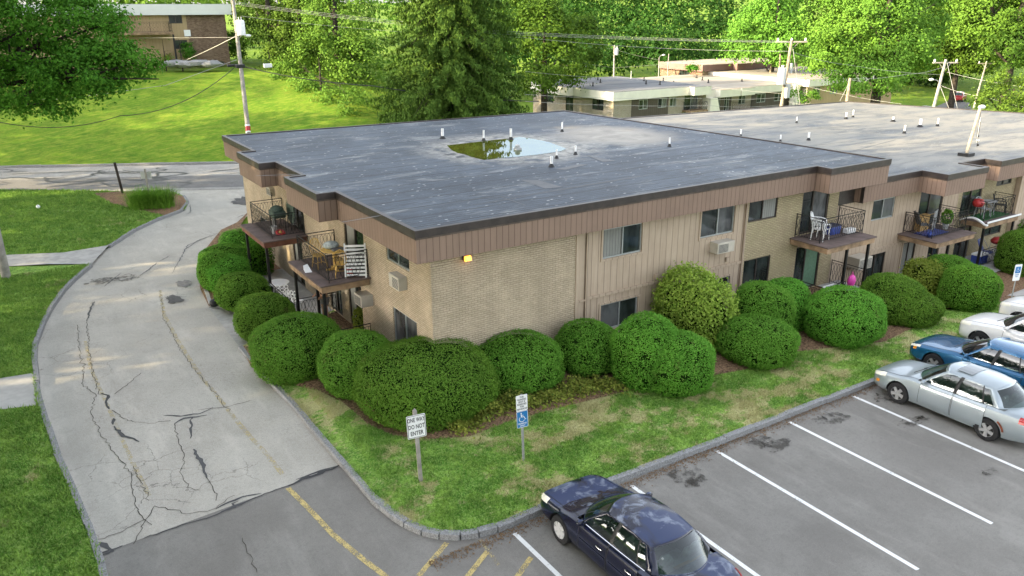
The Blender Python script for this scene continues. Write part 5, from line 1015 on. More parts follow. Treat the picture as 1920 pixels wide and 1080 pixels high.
def sedan(L,W,H,fa,ra,wr,bz=.90,hood=1.0,wx=(1.02,.72),rx=(-1.75,-1.50),tail=.0,**k):
    h=L/2; hz=bz
    st=[(h,.30,.42,.50,.60,.44,.61),(h-.04,.24,.60,.66,.655,.60,.68),(h-.16,.20,.70,.79,.70,.71,.745),(h-.40,.19,.76,W/2-.035,.765,.765,.815),(fa,.18,.80,W/2-.008,.84,.80,.885),(wx[0],.17,.82,W/2,hz-.015,.80,hz+.035),(wx[1],.17,.82,W/2,hz,.80,hz+.045),(.2,.17,.82,W/2,hz+.01,.80,hz+.04),(-.6,.17,.82,W/2,hz+.03,.80,hz+.06),(ra+.1,.18,.81,W/2,hz+.05,.785,hz+.09),(rx[0],.20,.79,W/2-.02,hz+.055,.76,hz+.10),(-h+.30,.24,.76,W/2-.06,hz+.045+tail,.71,hz+.085+tail),(-h+.08,.27,.70,.76,hz-.01+tail,.66,hz+.045+tail),(-h,.32,.60,.68,.70,.60,.78)]
    side=[(wx[1]-.02,wx[1]-.60,'A'),(wx[1]-.10,wx[1]-.64,'fd'),(wx[1]-.42,wx[1]-.72,'fd'),(-.10,-.16,'fd'),(-.22,-.28,'B'),(-.30,-.36,'rd'),(-.75,-.72,'rd'),(-1.02,-.86,'rd'),(-1.05,-.89,'B'),(-1.08,-.91,'q'),(-1.30,-1.0,'q'),(-1.34,-1.02,'C'),(rx[1],-1.12,'C')]
    # column after the last fd belongs to B
    side=[(wx[1]-.05,wx[1]-.62,'fd'),(wx[1]-.42,wx[1]-.74,'fd'),(.1,.02,'fd'),(-.18,-.24,'B'),(-.28,-.34,'rd'),(-.65,-.66,'rd'),(-1.0,-.84,'B'),(-1.04,-.87,'q'),(-1.30,-.98,'C'),(rx[1]+.08,-1.08,'C')]
    D=dict(L=L,W=W,H=H,fa=fa,ra=ra,wr=wr,st=st,gh=dict(yb=.755,yt=.55,ybr=.66,ws=wx and (wx[0]+.10,wx[1]+.02),wt=(wx[1]-.42,wx[1]-.60),rb=(rx[0]-.10,rx[1]),rt=(-1.22,-1.12),side=side,cabx=(wx[1]+.10,rx[0]+.15),seat=(-.28,-1.12)),
      doors=[(wx[1]-.02,-.22),(-.25,-1.13)],head=(h-.08,h-.50,5.7,7.15),tail=(-h+.32,-h+.04,5.4,6.9))
    D['gh'].update(k.pop('gh',{})); D.update(k); return D
P_navy=carpaint('paint_navy',(.0015,.003,.018),.1,.2,None,(.014,.028,.088)); P_silver=carpaint('paint_silver',(.30,.345,.37),.5,.34); P_blue=carpaint('paint_blue',(.010,.095,.21),.4,.2); P_white=carpaint('paint_white_car',(.62,.62,.61),.0,.25); P_redc=carpaint('paint_red',(.30,.015,.02),.2,.3); P_bluec=carpaint('paint_light_blue',(.07,.14,.27),.3,.3)
HDG=R(90)
nb=make_car('parked_car','dark navy sedan with faded blotchy roof and bonnet in the nearest bay',P_navy,(-.31+.905,-8.49,0),HDG-R(.5),sedan(4.80,1.81,1.45,1.38,-1.34,.325,.93,strip=P_navy,beltstrip=M_chrome,hm=M_chrome),'hub')
sc_=make_car('parked_car','silver sedan with five spoke wheels, sunroof and a rusty rear arch',P_silver,(11.86+.88,-8.56,0),HDG,sedan(4.55,1.78,1.46,1.32,-1.26,.325,.93,gh=dict(sunroof=(.02,-.42)),marker=(2.05,1.93,4.2,4.8),strip=None))
bs=make_car('parked_car','glossy blue fastback sedan parked between the silver and white cars',P_blue,(14.62+.93,-8.12,0),HDG,sedan(4.88,1.86,1.44,1.43,-1.40,.34,.92,wx=(.98,.62),rx=(-1.95,-1.62),tail=.05,marker=(2.2,2.08,5.4,6.1),head=(2.36,1.98,6.1,7.1)),glass=M_cgd)
def suv(L,W,H,fa,ra,wr):
    D=sedan(L,W,H,fa,ra,wr,1.06,wx=(1.08,.78),rx=(-2.0,-1.85)); st=[list(s) for s in D['st']]
    for s in st[:5]: s[4]+=.15; s[6]+=.16; s[1]+=.03
    for s in st[-3:]: s[4]+=.05; s[6]+=.05
    D['st']=[tuple(s) for s in st]; D['gh'].update(rb=(-2.1,-1.98),rt=(-1.95,-1.85),rdrop=-.03,side=[(.73,.10,'fd'),(.40,-.02,'fd'),(.1,-.08,'fd'),(-.22,-.27,'B'),(-.28,-.33,'rd'),(-.65,-.66,'rd'),(-1.05,-1.02,'B'),(-1.10,-1.08,'q'),(-1.62,-1.48,'C'),(-1.86,-1.75,'C')]); return D
wh1=make_car('parked_car','white car with black windscreen pillars, next beyond the blue fastback',P_white,(17.55+.93,-7.98,0),HDG,suv(4.65,1.86,1.62,1.42,-1.35,.36),glass=M_cgd)
wh2=make_car('parked_car','farthest white car in the row, only its bonnet in view',P_white,(20.55+.92,-7.75,0),HDG,suv(4.6,1.84,1.60,1.40,-1.35,.35),glass=M_cgd)
# rust on the silver car, clutter on the navy car's shelf
mb=MB(); mb.grid([[(-1.26-.33*math.cos(a)*s-.06,.893,.335+.36*math.sin(a)*s) for s in (1.03,1.20)] for a in [R(62)-R(9)*i for i in range(6)]]); mb.build('rust_patch',M_rust,sc_)
mb=MB(); mb.tube([(-1.62,.5,1.0),(-1.5,-.45,1.02)],.018,6); mb.box(-1.75,-1.45,-.15,.25,.965,.985); mb.build('ice_scraper',M_joist,nb)
# road cars far right
rc=at(1804,150,128); def_z=th(rc.x,rc.y)
fc=dict(door_parts=False)
make_car('parked_car','small red car parked across the far road at the right',P_redc,(rc.x,rc.y,def_z+.12),R(20),sedan(4.4,1.75,1.46,1.3,-1.25,.32,.92))
rc=at(1756,186,102); make_car('parked_car','blue car parked on the road beyond the rear roof',P_bluec,(rc.x,rc.y,th(rc.x,rc.y)+.1),R(70),sedan(4.5,1.78,1.46,1.3,-1.25,.32,.92))
rc=at(1740,176,110); make_car('parked_car','pale car behind the blue one on the far road',P_white,(rc.x,rc.y,th(rc.x,rc.y)+.1),R(70),sedan(4.5,1.78,1.46,1.3,-1.25,.32,.92))
rp=[at(px,py,d) for px,py,d in ((1722,205,98),(1740,172,116),(1790,158,130),(1822,166,126),(1845,215,100))]
sheet('road',[tuple(p.xy) for p in rp],0,M_lane,lambda x,y:th(x,y)+.09,1.5)
# ============================================================ SIGNS
def text_mesh(s,size,depth=.002,align='CENTER',font_scale=1.):
    cu=bpy.data.curves.new('t','FONT'); cu.body=s; cu.size=size; cu.align_x=align; cu.align_y='CENTER'; cu.extrude=depth; cu.offset=.0; cu.space_character=1.02; cu.space_line=.95; cu.offset=size*.012; cu.resolution_u=3
    o=bpy.data.objects.new('t',cu); link(o); bpy.context.view_layer.update(); me=bpy.data.meshes.new_from_object(o.evaluated_get(bpy.context.evaluated_depsgraph_get())); bpy.data.objects.remove(o); return me
def text_on(parent,name,s,size,mat,c,sx=1.):
    me=text_mesh(s,size); me.materials.clear(); me.materials.append(mat); o=bpy.data.objects.new(name,me); link(o); o.parent=parent; o.location=c; o.rotation_euler=(R(90),0,0); o.scale=(sx,1,1); return o
def rrect(w_,h_,r_,n=5):
    P_=[]
    for cx_,cz_,a0 in ((w_/2-r_,h_/2-r_,0),(-w_/2+r_,h_/2-r_,90),(-w_/2+r_,-h_/2+r_,180),(w_/2-r_,-h_/2+r_,270)):
        for i in range(n+1): a=R(a0+90*i/n); P_.append((cx_+r_*math.cos(a),cz_+r_*math.sin(a)))
    return P_
def plate(parent,name,w_,h_,z,y,mat,r_=.03,th_=.006):
    P_=rrect(w_,h_,r_); n=len(P_); mb=MB(); mb.add([(x,y-th_/2,z+q_) for x,q_ in P_]+[(x,y+th_/2,z+q_) for x,q_ in P_],[tuple(range(n)),tuple(range(n,2*n))[::-1]]+[(i,(i+1)%n,(i+1)%n+n,i+n) for i in range(n)]); return mb.build(name,mat,parent)
def ring(parent,name,w_,h_,z,y,mat,inset,wd):
    A=rrect(w_-2*inset,h_-2*inset,.025);C=rrect(w_-2*inset-2*wd,h_-2*inset-2*wd,.018); n=len(A); mb=MB(); mb.add([(x,y,z+q_) for x,q_ in A]+[(x,y,z+q_) for x,q_ in C],[(i,(i+1)%n,(i+1)%n+n,i+n) for i in range(n)]); return mb.build(name,mat,parent)
M_signw=plain('sign_white',(.80,.80,.79),.4,.4,0,.05); M_signb=plain('sign_black',(.02,.02,.02),.5,.4,0,.05); M_signblue=plain('sign_blue',(.02,.17,.42),.4,.4,0,.06); M_signback=plain('sign_back_metal',(.45,.46,.46),.5,.5,.4,.1)
def face_cam(p,extra=0): d=CO-p; return math.atan2(d.y,d.x)+math.pi/2+extra
b=G(790,906,.12); s1=thing('road_sign','white one way do not enter sign on a grey wooden post','sign',tuple(b),face_cam(b,R(14))); s1.rotation_euler[1]=R(-2)
mb=MB(); mb.box(-.045,.045,0,.075,-.2,1.98); mb.add([(-.045,0,1.98),(.045,0,1.98),(.045,.075,1.98),(-.045,.075,1.98),(0,.037,2.05)],[(0,1,4),(1,2,4),(2,3,4),(3,0,4)]); mb.build('post',M_woodg,s1)
p_=plate(s1,'sign_plate',.46,.61,1.58,-.006,M_signw); ring(p_,'border',.46,.61,1.58,-.0105,M_signb,.014,.012)
for s_,z_,fx_ in (('ONE WAY',1.755,.56),('DO NOT',1.575,.62),('ENTER',1.40,.66)): text_on(p_,'lettering',s_,.158,M_signb,(0,-.011,z_),fx_)
b=G(982,865,.12); s2=thing('road_sign','blue wheelchair parking sign under a white panel on a thin steel post, on the lawn','sign',tuple(b),face_cam(b,R(24))); s2.rotation_euler[1]=R(-2)
mb=MB(); mb.box(-.03,.03,0,.012,-.2,1.92); mb.box(-.03,-.022,.012,.03,-.2,1.9); mb.box(.022,.03,.012,.03,-.2,1.9); mb.build('post',M_steel,s2)
p_=plate(s2,'sign_plate',.305,.44,1.68,-.005,M_signw,.02)
for i,s_ in enumerate(('THIS','PARKING','SPOT IS','RESERVED','FOR','HANDICAP')): text_on(p_,'lettering',s_,.066,M_signb,(0,-.0095,1.845-.066*i),.82)
p2=plate(s2,'sign_plate',.305,.46,1.225,-.006,M_signblue,.02); p2['label']='blue plate with the white wheelchair symbol'; ring(p2,'border',.305,.46,1.225,-.0105,M_signw,.0,.010)
def wheelchair(par,cx_,cz_,s_,mat,y=-.0115):
    mb=MB(); T=lambda x,z:(cx_+x*s_,y,cz_+z*s_)
    def stroke(pts,w_):
        P_=[Vector(p) for p in pts]; L=[];Q=[]
        for i,p in enumerate(P_):
            d=(P_[min(i+1,len(P_)-1)]-P_[max(0,i-1)]).normalized(); n_=Vector((-d.y,d.x))*w_/2; L.append(T(*(p+n_)));Q.append(T(*(p-n_)))
        mb.grid([L,Q])
    mb.add([T(-.12+.085*math.cos(2*math.pi*i/14),.80+.085*math.sin(2*math.pi*i/14)) for i in range(14)],[tuple(range(14))])
    stroke([(-.12,.70),(-.10,.30)],.12); stroke([(-.10,.50),(.18,.50)],.07); stroke([(-.13,.28),(.24,.28),(.42,-.10),(.56,-.04)],.09)
    stroke([(-.04+.36*math.cos(a),-.02+.36*math.sin(a)) for a in [R(128+ (360-150)*i/20) for i in range(21)]],.075)
    return mb.build('wheelchair_symbol',mat,par)
wheelchair(p2,-.005,1.235,.20,M_signw); text_on(p2,'lettering','PARKING',.058,M_signw,(0,-.0115,1.105),.9); text_on(p2,'lettering','ONLY',.058,M_signw,(0,-.0115,1.045),.9)
b=G(1893,577,-.1); s3=thing('road_sign','small white and blue wheelchair sign by the path near the right edge','sign',tuple(b),face_cam(b,R(48)))
mb=MB(); mb.box(-.025,.025,0,.012,-.2,1.75); mb.build('post',M_steel,s3); p_=plate(s3,'sign_plate',.33,.66,1.45,-.006,M_signw,.03); p3=plate(p_,'panel',.24,.26,1.56,-.0125,M_signblue,.02,.004); wheelchair(p3,0,1.52,.13,M_signw,-.0155) if False else wheelchair(p_,0,1.54,.13,M_signw,-.0155); text_on(p_,'lettering','PARKING',.05,M_signblue,(0,-.012,1.36),.9); text_on(p_,'lettering','ONLY',.05,M_signblue,(0,-.012,1.29),.9)
b=G(282,385,.12); s4=thing('road_sign','small sign on a pale post in front of the fountain grass','sign',tuple(b),face_cam(b,R(-20)))
mb=MB(); mb.box(-.05,.05,0,.05,-.1,2.15); mb.build('post',M_woodg,s4); plate(s4,'sign_plate',.62,.42,1.78,.06,M_signback,.02)
b=G(230,362,.12); s5=thing('bollard_post','dark leaning timber post beside the fountain grass','post',tuple(b)); s5.rotation_euler[1]=R(-5); mb=MB(); mb.box(-.07,.07,-.07,.07,-.1,1.95); mb.build('timber',M_bark,s5)
# football on the lawn
b=G(72,391,.12); mb=MB(); mb.sphere((0,0,.11),.11,20,12); fb=thing('football','white and black football lying on the upper lawn','ball',tuple(b)); t=NT('football_panels'); v=t.vor(7.,t.obj(),'F1'); M_ball=t.done(t.mix(t.ramp(v,.26,.30,1,0),(.8,.8,.8),(.02,.02,.02)),.4); mb.build('ball_skin',M_ball,fb,smooth=80)
b=G(403,574,.1); bagr=thing('rubbish_bag','small black bag lying by the white kerb stone','bag',tuple(b)); mb=MB(); mb.sphere((0,0,.14),(.2,.17,.16),12,8); mb.sphere((.05,.03,.30),(.06,.05,.07),8,6); o_=mb.build('bag_skin',M_black,bagr,smooth=60)
# stone outcrop on the hill
for k,(px,py,rx) in enumerate(((330,116,1.6),(352,117,1.3),(375,116,1.5),(398,117,1.2))):
    p=at(px,py,77); z=th(p.x,p.y); r=thing('rock',['pale flat rock at the left end of the ledge on the hill','second rock from the left in the hill ledge','third rock from the left in the hill ledge','rock at the right end of the hill ledge'][k],'rock',(p.x,p.y,p.z-.15)); mb=MB(); rg=random.Random(k); mb.grid([[(rx*math.sin(a)*math.cos(f_)*rg.uniform(.8,1.1),.8*math.sin(a)*math.sin(f_)*rg.uniform(.8,1.1),.35*math.cos(a)*rg.uniform(.7,1.2)) for f_ in [2*math.pi*j/10 for j in range(10)]] for a in [math.pi*i/6 for i in range(7)]]); mb.build('stone',M_gran,r)
# ============================================================ POLES AND WIRES
def pole(name,label,pt,pb,depth,r0=.16,ext=0.,mat=None,cross=None,extra=None):
    """pole standing on the ground; pt and pb are the ends seen in the picture"""
    b=at(pb[0],pb[1],depth); t_=at(pt[0],pt[1],depth); d=(t_-b).normalized(); gz=th(b.x,b.y)
    base=b-d*((b.z-gz)/d.z if b.z>gz else 0); base.z=max(min(base.z,gz),gz-.3); top=t_+d*ext; root=thing(name,label,'pole',tuple(base)); v=top-base
    mb=MB(); mb.tube([(0,0,-.3),tuple(v*.5),tuple(v)],[r0,r0*.85,r0*.65],10); mb.build('shaft',mat or M_wood,root,smooth=50)
    return root,base,top,d
def wire(name,label,pts,r=.014,sag=.4,mat=None,group=None):
    P=[Vector(p) for p in pts]; Q=[]
    for a,b in zip(P,P[1:]):
        for i in range(13):
            t_=i/12; 
            if i==0 and Q: continue
            Q.append(a.lerp(b,t_)-Vector((0,0,sag*4*t_*(1-t_))))
    o=P[0]; mb=MB(); mb.tube([q-o for q in Q],r,4,False); ob=mb.build(name,mat or M_wire,None); ob.location=o; return tag(ob,label,'wire',group)
def transformer(root,c,h=1.1,r=.26,mat=None):
    mb=MB(); mb.lathe([(0,0),(r,0),(r*1.03,.05),(r,.1),(r,h-.1),(r*.8,h),(0,h)],14,c=c); o=mb.build('transformer',mat or M_pvcg,root,smooth=50); m2=MB(); 
    for s_ in (-.1,.1): m2.tube([(c[0]+s_,c[1],c[2]+h),(c[0]+s_,c[1],c[2]+h+.22)],.035,6)
    m2.build('bushing',M_pvc,o)
def crossarm(root,v,L,az,n=3):
    d=Vector((math.cos(az),math.sin(az),0)); mb=MB(); 
    a,b=v-d*L/2,v+d*L/2; mb.tube([a,b],.075,4); mb.tube([v-d*L*.25,v-Vector((0,0,.7))],.025,4); mb.tube([v+d*L*.25,v-Vector((0,0,.7))],.025,4); o=mb.build('crossarm',M_woodg,root)
    for k in range(n): p=a.lerp(b,(k+.15)/(n-1+.3)); m2=MB(); m2.lathe([(.0,.05),(.07,.07),(.08,.2),(.05,.28),(0,.3)],8,c=tuple(p)); m2.build('insulator',M_pvc,o,smooth=50)
    return a,b
def streetlamp(root,v,d,L=1.2):
    mb=MB(); e=v+d*L+Vector((0,0,.35)); mb.tube([v,v+d*L*.5+Vector((0,0,.3)),e],.03,6); o=mb.build('lamp_arm',M_steel,root,smooth=60); m2=MB(); m2.sphere(tuple(e+d*.2),(.28,.18,.12),10,6); m2.build('lamp_head',M_pvc,o,smooth=60)
AZx=0.0
p1,b1_,t1,d1=pole('utility_pole','tall grey pole with white transformer and red band left of the building',(437,2),(466,250),64.,.19,.5,M_woodg)
for z_,c_ in ((.0,M_pvc),): pass
v=t1-b1_; a1,a1b=crossarm(p1,v-d1*.25,1.6,R(20),3)
q_=at(455,65,63.7)-b1_; transformer(p1,tuple(at(453,66,63.6)-b1_),1.15,.33,M_pvc); streetlamp(p1,at(449,72,64)-b1_,Vector((.8,-.5,-.2)).normalized(),.5)
mb=MB(); c_=at(450,124,64)-b1_; mb.cbox(tuple(c_),(.7,.5,.28)); mb.cbox(tuple(at(433,123,64)-b1_),(.6,.25,.2)); mb.build('cable_clamp',M_black,p1,bevel=.05)
for k,(y0_,y1_,mt) in enumerate(((234,237,M_pvc),(237,246,M_red),(246,248.5,M_pvc))):
    a_=at(464+k*.6,y0_,64)-b1_; b_=at(464.6+k*.6,y1_,64)-b1_; mb=MB(); mb.tube([a_,b_],.20,12); mb.build('reflective_band',mt,p1,smooth=50)
p2_,b2_,t2,d2_=pole('utility_pole','leaning wooden pole with crossarm and transformers behind the rear roof',(1484,78),(1465,199),66.,.17,.1)
a2,a2b=crossarm(p2_,t2-b2_-Vector((0,0,.1)),2.5,R(-12)+math.atan2(CR.y,CR.x),3)
transformer(p2_,tuple(at(1464,158,65.5)-b2_),1.3,.34,M_pvcg); mb=MB(); c_=at(1476,171,65.8)-b2_; mb.cbox(tuple(c_),(.42,.3,1.1)); mb.build('cable_box',M_pvcg,p2_,bevel=.03); mb=MB(); c_=at(1480,128,66)-b2_; mb.cbox(tuple(c_+Vector((.2,0,0))),(.2,.2,.8)); mb.build('switch_box',M_pvcg,p2_)
p3_,b3_,t3,_=pole('utility_pole','short bare pole stub between the two crossarm poles',(1594,147),(1588,189),63.,.17,0)
p4_,b4_,t4,d4_=pole('utility_pole','crossarm pole with street lamp and guy wires near the right',(1773,114),(1751,200),70.,.17,.1,M_woodg)
a4,a4b=crossarm(p4_,t4-b4_-Vector((0,0,.25)),2.2,math.atan2(CR.y,CR.x),3); streetlamp(p4_,at(1762,157,70)-b4_,(-CR*1.0).normalized(),.6)
p5_,b5_,t5,_=pole('utility_pole','distant slim pole with crossarm in front of the dark wood at the right',(1850,116),(1832,180),108.,.15,.1,M_woodg); crossarm(p5_,t5-b5_-Vector((0,0,.3)),2.3,math.atan2(CR.y,CR.x),3)
p6_,b6_,t6,_=pole('utility_pole','thin pole with a small transformer standing before the wood',(1152,85),(1151,136),112.,.15,0,M_woodg); transformer(p6_,tuple(at(1156,103,111.6)-b6_),.9,.25,M_pvcg)
p7_,b7_,t7,_=pole('utility_pole','left one of two slim lamp poles in front of the brown block',(1236,108),(1235,138),112.,.09,0,M_woodg); streetlamp(p7_,t7-b7_,CR,.4)
p8_,b8_,t8,_=pole('utility_pole','right one of two slim lamp poles in front of the brown block',(1254,101),(1252,136),112.,.09,0,M_woodg)
p9_,b9_,t9,_=pole('utility_pole','distant thin pole with transformer left of the crossarm pole',(1452,80),(1447,116),110.,.13,0,M_wood); transformer(p9_,tuple(at(1454,95,109.5)-b9_),1.0,.35,M_pvcg)
pA_,bA,tA,_=pole('utility_pole','distant bare pole just left of the crossarm pole top',(1464,82),(1462,116),106.,.13,0,M_wood)
# thick pole at the left edge of the picture
b=G(12,521,.1); t_=G(12,521,.1)+Vector((0,0,9.5)); pr_=thing('utility_pole','thick weathered pole standing on the left lawn by the path','pole',tuple(b)); mb=MB(); mb.tube([(0,0,-.3),(.0,0,3),(0,0,9.5)],[.19,.17,.13],14); mb.build('shaft',M_woodg,pr_,smooth=50)
# satellite dish-like rings on the cream block
for k,(px,py) in enumerate(((1097,140),(1183,147))):
    p=hit(px,py,2,2.5); r=thing('satellite_dish',['round white dish on the dark roof of the cream block','small white mast on the rear edge of the cream block'][k],'dish',tuple(p)); mb=MB(); mb.tube([(0,0,0),(0,0,.6 if k==0 else .9)],.04,6); mb.build('mast',M_pvc,r)
    if k==0: mb=MB(); mb.sphere((0,-.05,.75),(.28,.08,.42),12,8); mb.build('reflector',M_pvc,r,smooth=60)
# wires
def W(pa,da,pb,db): return [at(*pa,da),at(*pb,db)]
gp_='power lines strung from pole to pole'
for k,(ya,yb,xe,nm) in enumerate(((4,77,1482,'highest'),(7,79,1496,'second'),(10,80,1508,'third'))):
    wire('power_line','%s of the three lines running right from the tall grey pole'%nm,[at(445+3*k,ya,64),at(940,58+3*k,65),at(xe,yb,66)],.013,.12,M_wire,gp_)
wire('power_line','line from the grey pole crossarm across the wood to the crossarm pole',[at(452,30,64),at(980,70,70),at(1480,96,66)],.016,.3,M_wire,gp_)
cbw=wire('telephone_cable','thick black cable with a splice box leaving the grey pole to the right',[at(452,124,64),at(700,161,63),at(1010,190,66)],.045,.25,M_wireb)
sb_=thing('splice_box','white splice box hanging on the black cable right of the grey pole','box',tuple(at(502,123,63.9))); mb=MB(); mb.cbox((0,0,0),(.65,.25,.3)); mb.build('case',M_pvc,sb_,bevel=.03); mb=MB(); mb.tube([(-.25,0,-.15),(-.2,0,-.42)],.015,4); mb.tube([(.25,0,-.15),(.3,0,-.42)],.015,4); mb.build('hanger',M_black,sb_)
wire('telephone_cable','dark slack cable sweeping from the grey pole over the hill lawn',[at(440,126,64),at(225,217,60),at(-60,214,56)],.03,.9,M_wireb)
wire('power_line','pale line from the grey pole down to the left across the lawn',[at(444,112,64),at(310,160,62),at(120,186,60),at(-20,188,60)],.022,.0,M_wire,gp_)
wire('power_line','pale twisted service line from the grey pole to the hilltop block',[at(442,68,64),at(350,112,76)],.03,.05,M_wire,gp_)
wire('power_line','faint level line passing in front of the hilltop block',[at(445,70,64),at(300,71,75),at(100,72,80)],.012,.0,M_wire,gp_)
for k,(pts,nm) in enumerate((([at(985,134,72),at(1250,150,70),at(1479,176,66)],'line sloping over the dark roof of the cream block'),([at(985,190,60),at(1330,198,62),at(1468,196,66)],'lower line across the cream block walls'),([at(985,177,62),at(1300,184,64),at(1470,182,66)],'upper line across the cream block walls'),([at(1482,154,66),at(1690,195,62)],'pale service line dropping right from the transformer pole'),([at(1594,147,63),at(1700,139,67),at(1770,125,70)],'line between the stub and the lamp pole'),([at(1775,135,70),at(1960,168,62)],'upper line leaving the lamp pole to the right'),([at(1763,160,70),at(1850,182,66),at(1960,206,62)],'lower pale line leaving the lamp pole to the right'),([at(1488,98,66),at(1594,122,68),at(1770,140,70)],'line from the crossarm pole to the lamp pole'),([at(1478,190,66),at(1520,193,64)],'short slack line at the foot of the crossarm pole'),([at(940,66,90),at(1152,92,112),at(1236,112,112)],'thin line before the dark wood'),([at(970,95,95),at(1152,127,112),at(1452,100,110)],'lowest thin line before the dark wood'))):
    wire('power_line',nm,pts,.014 if k<8 else .012,.15,M_wire,gp_)
for k,(p,q_,nm) in enumerate(((( 1776,118),(1796,207),'right guy wire of the lamp pole'),((1763,162),(1779,203),'left guy wire of the lamp pole'),((1487,92),(1500,196),'guy wire of the transformer pole'),((1594,152),(1575,189),'guy wire of the pole stub'))): wire('guy_wire',nm,[at(*p,69),at(*q_,69)],.02,0,M_wire)
c=hit(1845,230,2,ZT2+.1); wire('telephone_cable','black cable running right over the rear roof from the service mast',[at(1845,228,50),at(1890,240,48),at(1990,262,46)],.02,.1,M_wireb)
# ============================================================ THINGS ON THE BALCONIES
def plastic_chair(label,loc,rz,mat=None,group='white plastic garden chairs'):
    r=thing('plastic_chair',label,'chair',loc,R(rz),group); m_=mat or M_pvc
    mb=MB(); mb.grid([[(x,y,.43+.02*abs(y/.22)**2-.015*(x+.2)) for y in np.linspace(-.22,.22,6)] for x in np.linspace(-.2,.22,5)]); s_=mb.build('seat',m_,r,smooth=50); q=s_.modifiers.new('thickness','SOLIDIFY'); q.thickness=.02
    mb=MB(); 
    for i in range(5):
        y=-.17+.085*i; mb.tube([(-.2,y,.45),(-.27,y*1.05,.68),(-.33,y*.9,.88-.25*abs(y)**1.3)],.020,5)
    mb.tube([(-.2,-.22,.43),(-.30,-.24,.68),(-.36,-.13,.88),(-.37,0,.91),(-.36,.13,.88),(-.30,.24,.68),(-.2,.22,.43)],.022,6); mb.build('backrest',m_,r,smooth=60)
    for sg in (1,-1):
        mb=MB(); mb.tube([(-.29,.24*sg,.66),(0,.27*sg,.66),(.2,.26*sg,.62),(.24,.25*sg,.45)],.024,6); mb.build('armrest',m_,r,smooth=60)
        for x in (.22,-.2): mb=MB(); mb.tube([(x,.22*sg,.44),(x*1.18,.25*sg,0)],[.028,.018],6); mb.build('leg',m_,r,smooth=60)
    return r
zb1=2.60
plastic_chair('white plastic chair in front, left on the first front balcony',(16.85,-.42,zb1),10); plastic_chair('white plastic chair behind, turned towards the railing, on the first front balcony',(17.35,.02,zb1),-60)
def simple(name,label,cat,loc,parts,rz=0,group=None):
    r=thing(name,label,cat,loc,R(rz),group)
    for nm,mt,fn,*k in parts: mb=MB(); fn(mb); mb.build(nm,mt,r,smooth=(k[0] if k else None),bevel=(k[1] if len(k)>1 else 0))
    return r
simple('storage_tub','blue plastic tub behind the white chairs','tub',(18.0,-.1,zb1),[('tub',M_bluep,lambda m:m.box(-.3,.3,-.2,.2,0,.32),None,.03),('lid',plain('navy_lid',(.03,.035,.08),.5,.4),lambda m:m.box(-.32,.32,-.22,.22,.322,.36),None,.01)])
simple('planter','white flower box standing on the right end of the first front balcony','planter',(18.7,-.4,zb1),[('box',M_pvc,lambda m:m.box(-.25,.25,-.12,.12,0,.18),None,.02),('saucer',M_pvcg,lambda m:m.box(-.3,.3,-.16,.16,-.0,.0),None)])
# second front balcony
simple('floor_mat','blue mat spread on the second front balcony','mat',(24.75,-.35,1.665),[('mat',M_bluep,lambda m:m.box(-.75,.75,-.35,.35,0,.015))])
def fold_chair(label,loc,rz,mat,fr,group=None):
    return simple('folding_chair',label,'chair',loc,[('seat',mat,lambda m:m.box(-.22,.22,-.22,.22,.40,.43)),('backrest',mat,lambda m:m.add([(-.22,-.22,.45),(-.22,.22,.45),(-.42,.22,.98),(-.42,-.22,.98),(-.24,-.22,.44),(-.24,.22,.44),(-.44,.22,.97),(-.44,-.22,.97)],[(0,1,2,3),(4,7,6,5),(0,4,5,1),(2,6,7,3),(0,3,7,4),(1,5,6,2)])),
      *[('leg',fr,(lambda sg,x:(lambda m:m.tube([(x,.24*sg,.62 if x>0 else .98),(-x*1.1,.24*sg,0)],.013,5)))(sg,x)) for sg in (1,-1) for x in (.24,-.34)]],rz,group)
fold_chair('grey mesh folding chair beside the blue mat',(24.3,-.2,1.66),-30,plain('mesh_grey',(.12,.125,.13),.8,.2),M_iron)
simple('cardboard_box','opened brown cardboard box leaning behind the mesh chair','box',(24.75,.15,1.66),[('carton',M_card,lambda m:m.box(-.32,.32,-.15,.12,0,.72),None,.01),('flap',M_card,lambda m:m.cbox((0,-.25,.76),(.6,.24,.01),Matrix.Rotation(R(-20),3,'X')))])
simple('white_board','pale grey panel standing behind the railing of the second front balcony','board',(25.4,-.05,1.66),[('panel',M_pvcg,lambda m:m.box(-.3,.3,-.02,.02,0,.85))],20)
simple('kettle','round blue pot in the left corner of the second front balcony','pot',(23.95,-.75,1.66),[('pot',M_bluep,lambda m:m.sphere((0,0,.13),.13),60),('handle',M_bluep,lambda m:m.tube([(-.1,0,.2),(0,0,.32),(.1,0,.2)],.012,5),60)])
simple('potted_plant','green plant in a pot at the right end of the second front balcony','plant',(25.9,-.3,1.66),[('pot',M_pvcg,lambda m:m.lathe([(.1,0),(.15,.25),(.13,.25),(.09,.03)],12))]); _pp=[o for o in scene.objects if o.name.startswith('potted_plant')][0]; leaf_object('foliage',sph(260)*np.array([.22,.22,.32])+np.array([0,0,.55]),sph(260),.07,M_yew,_pp)
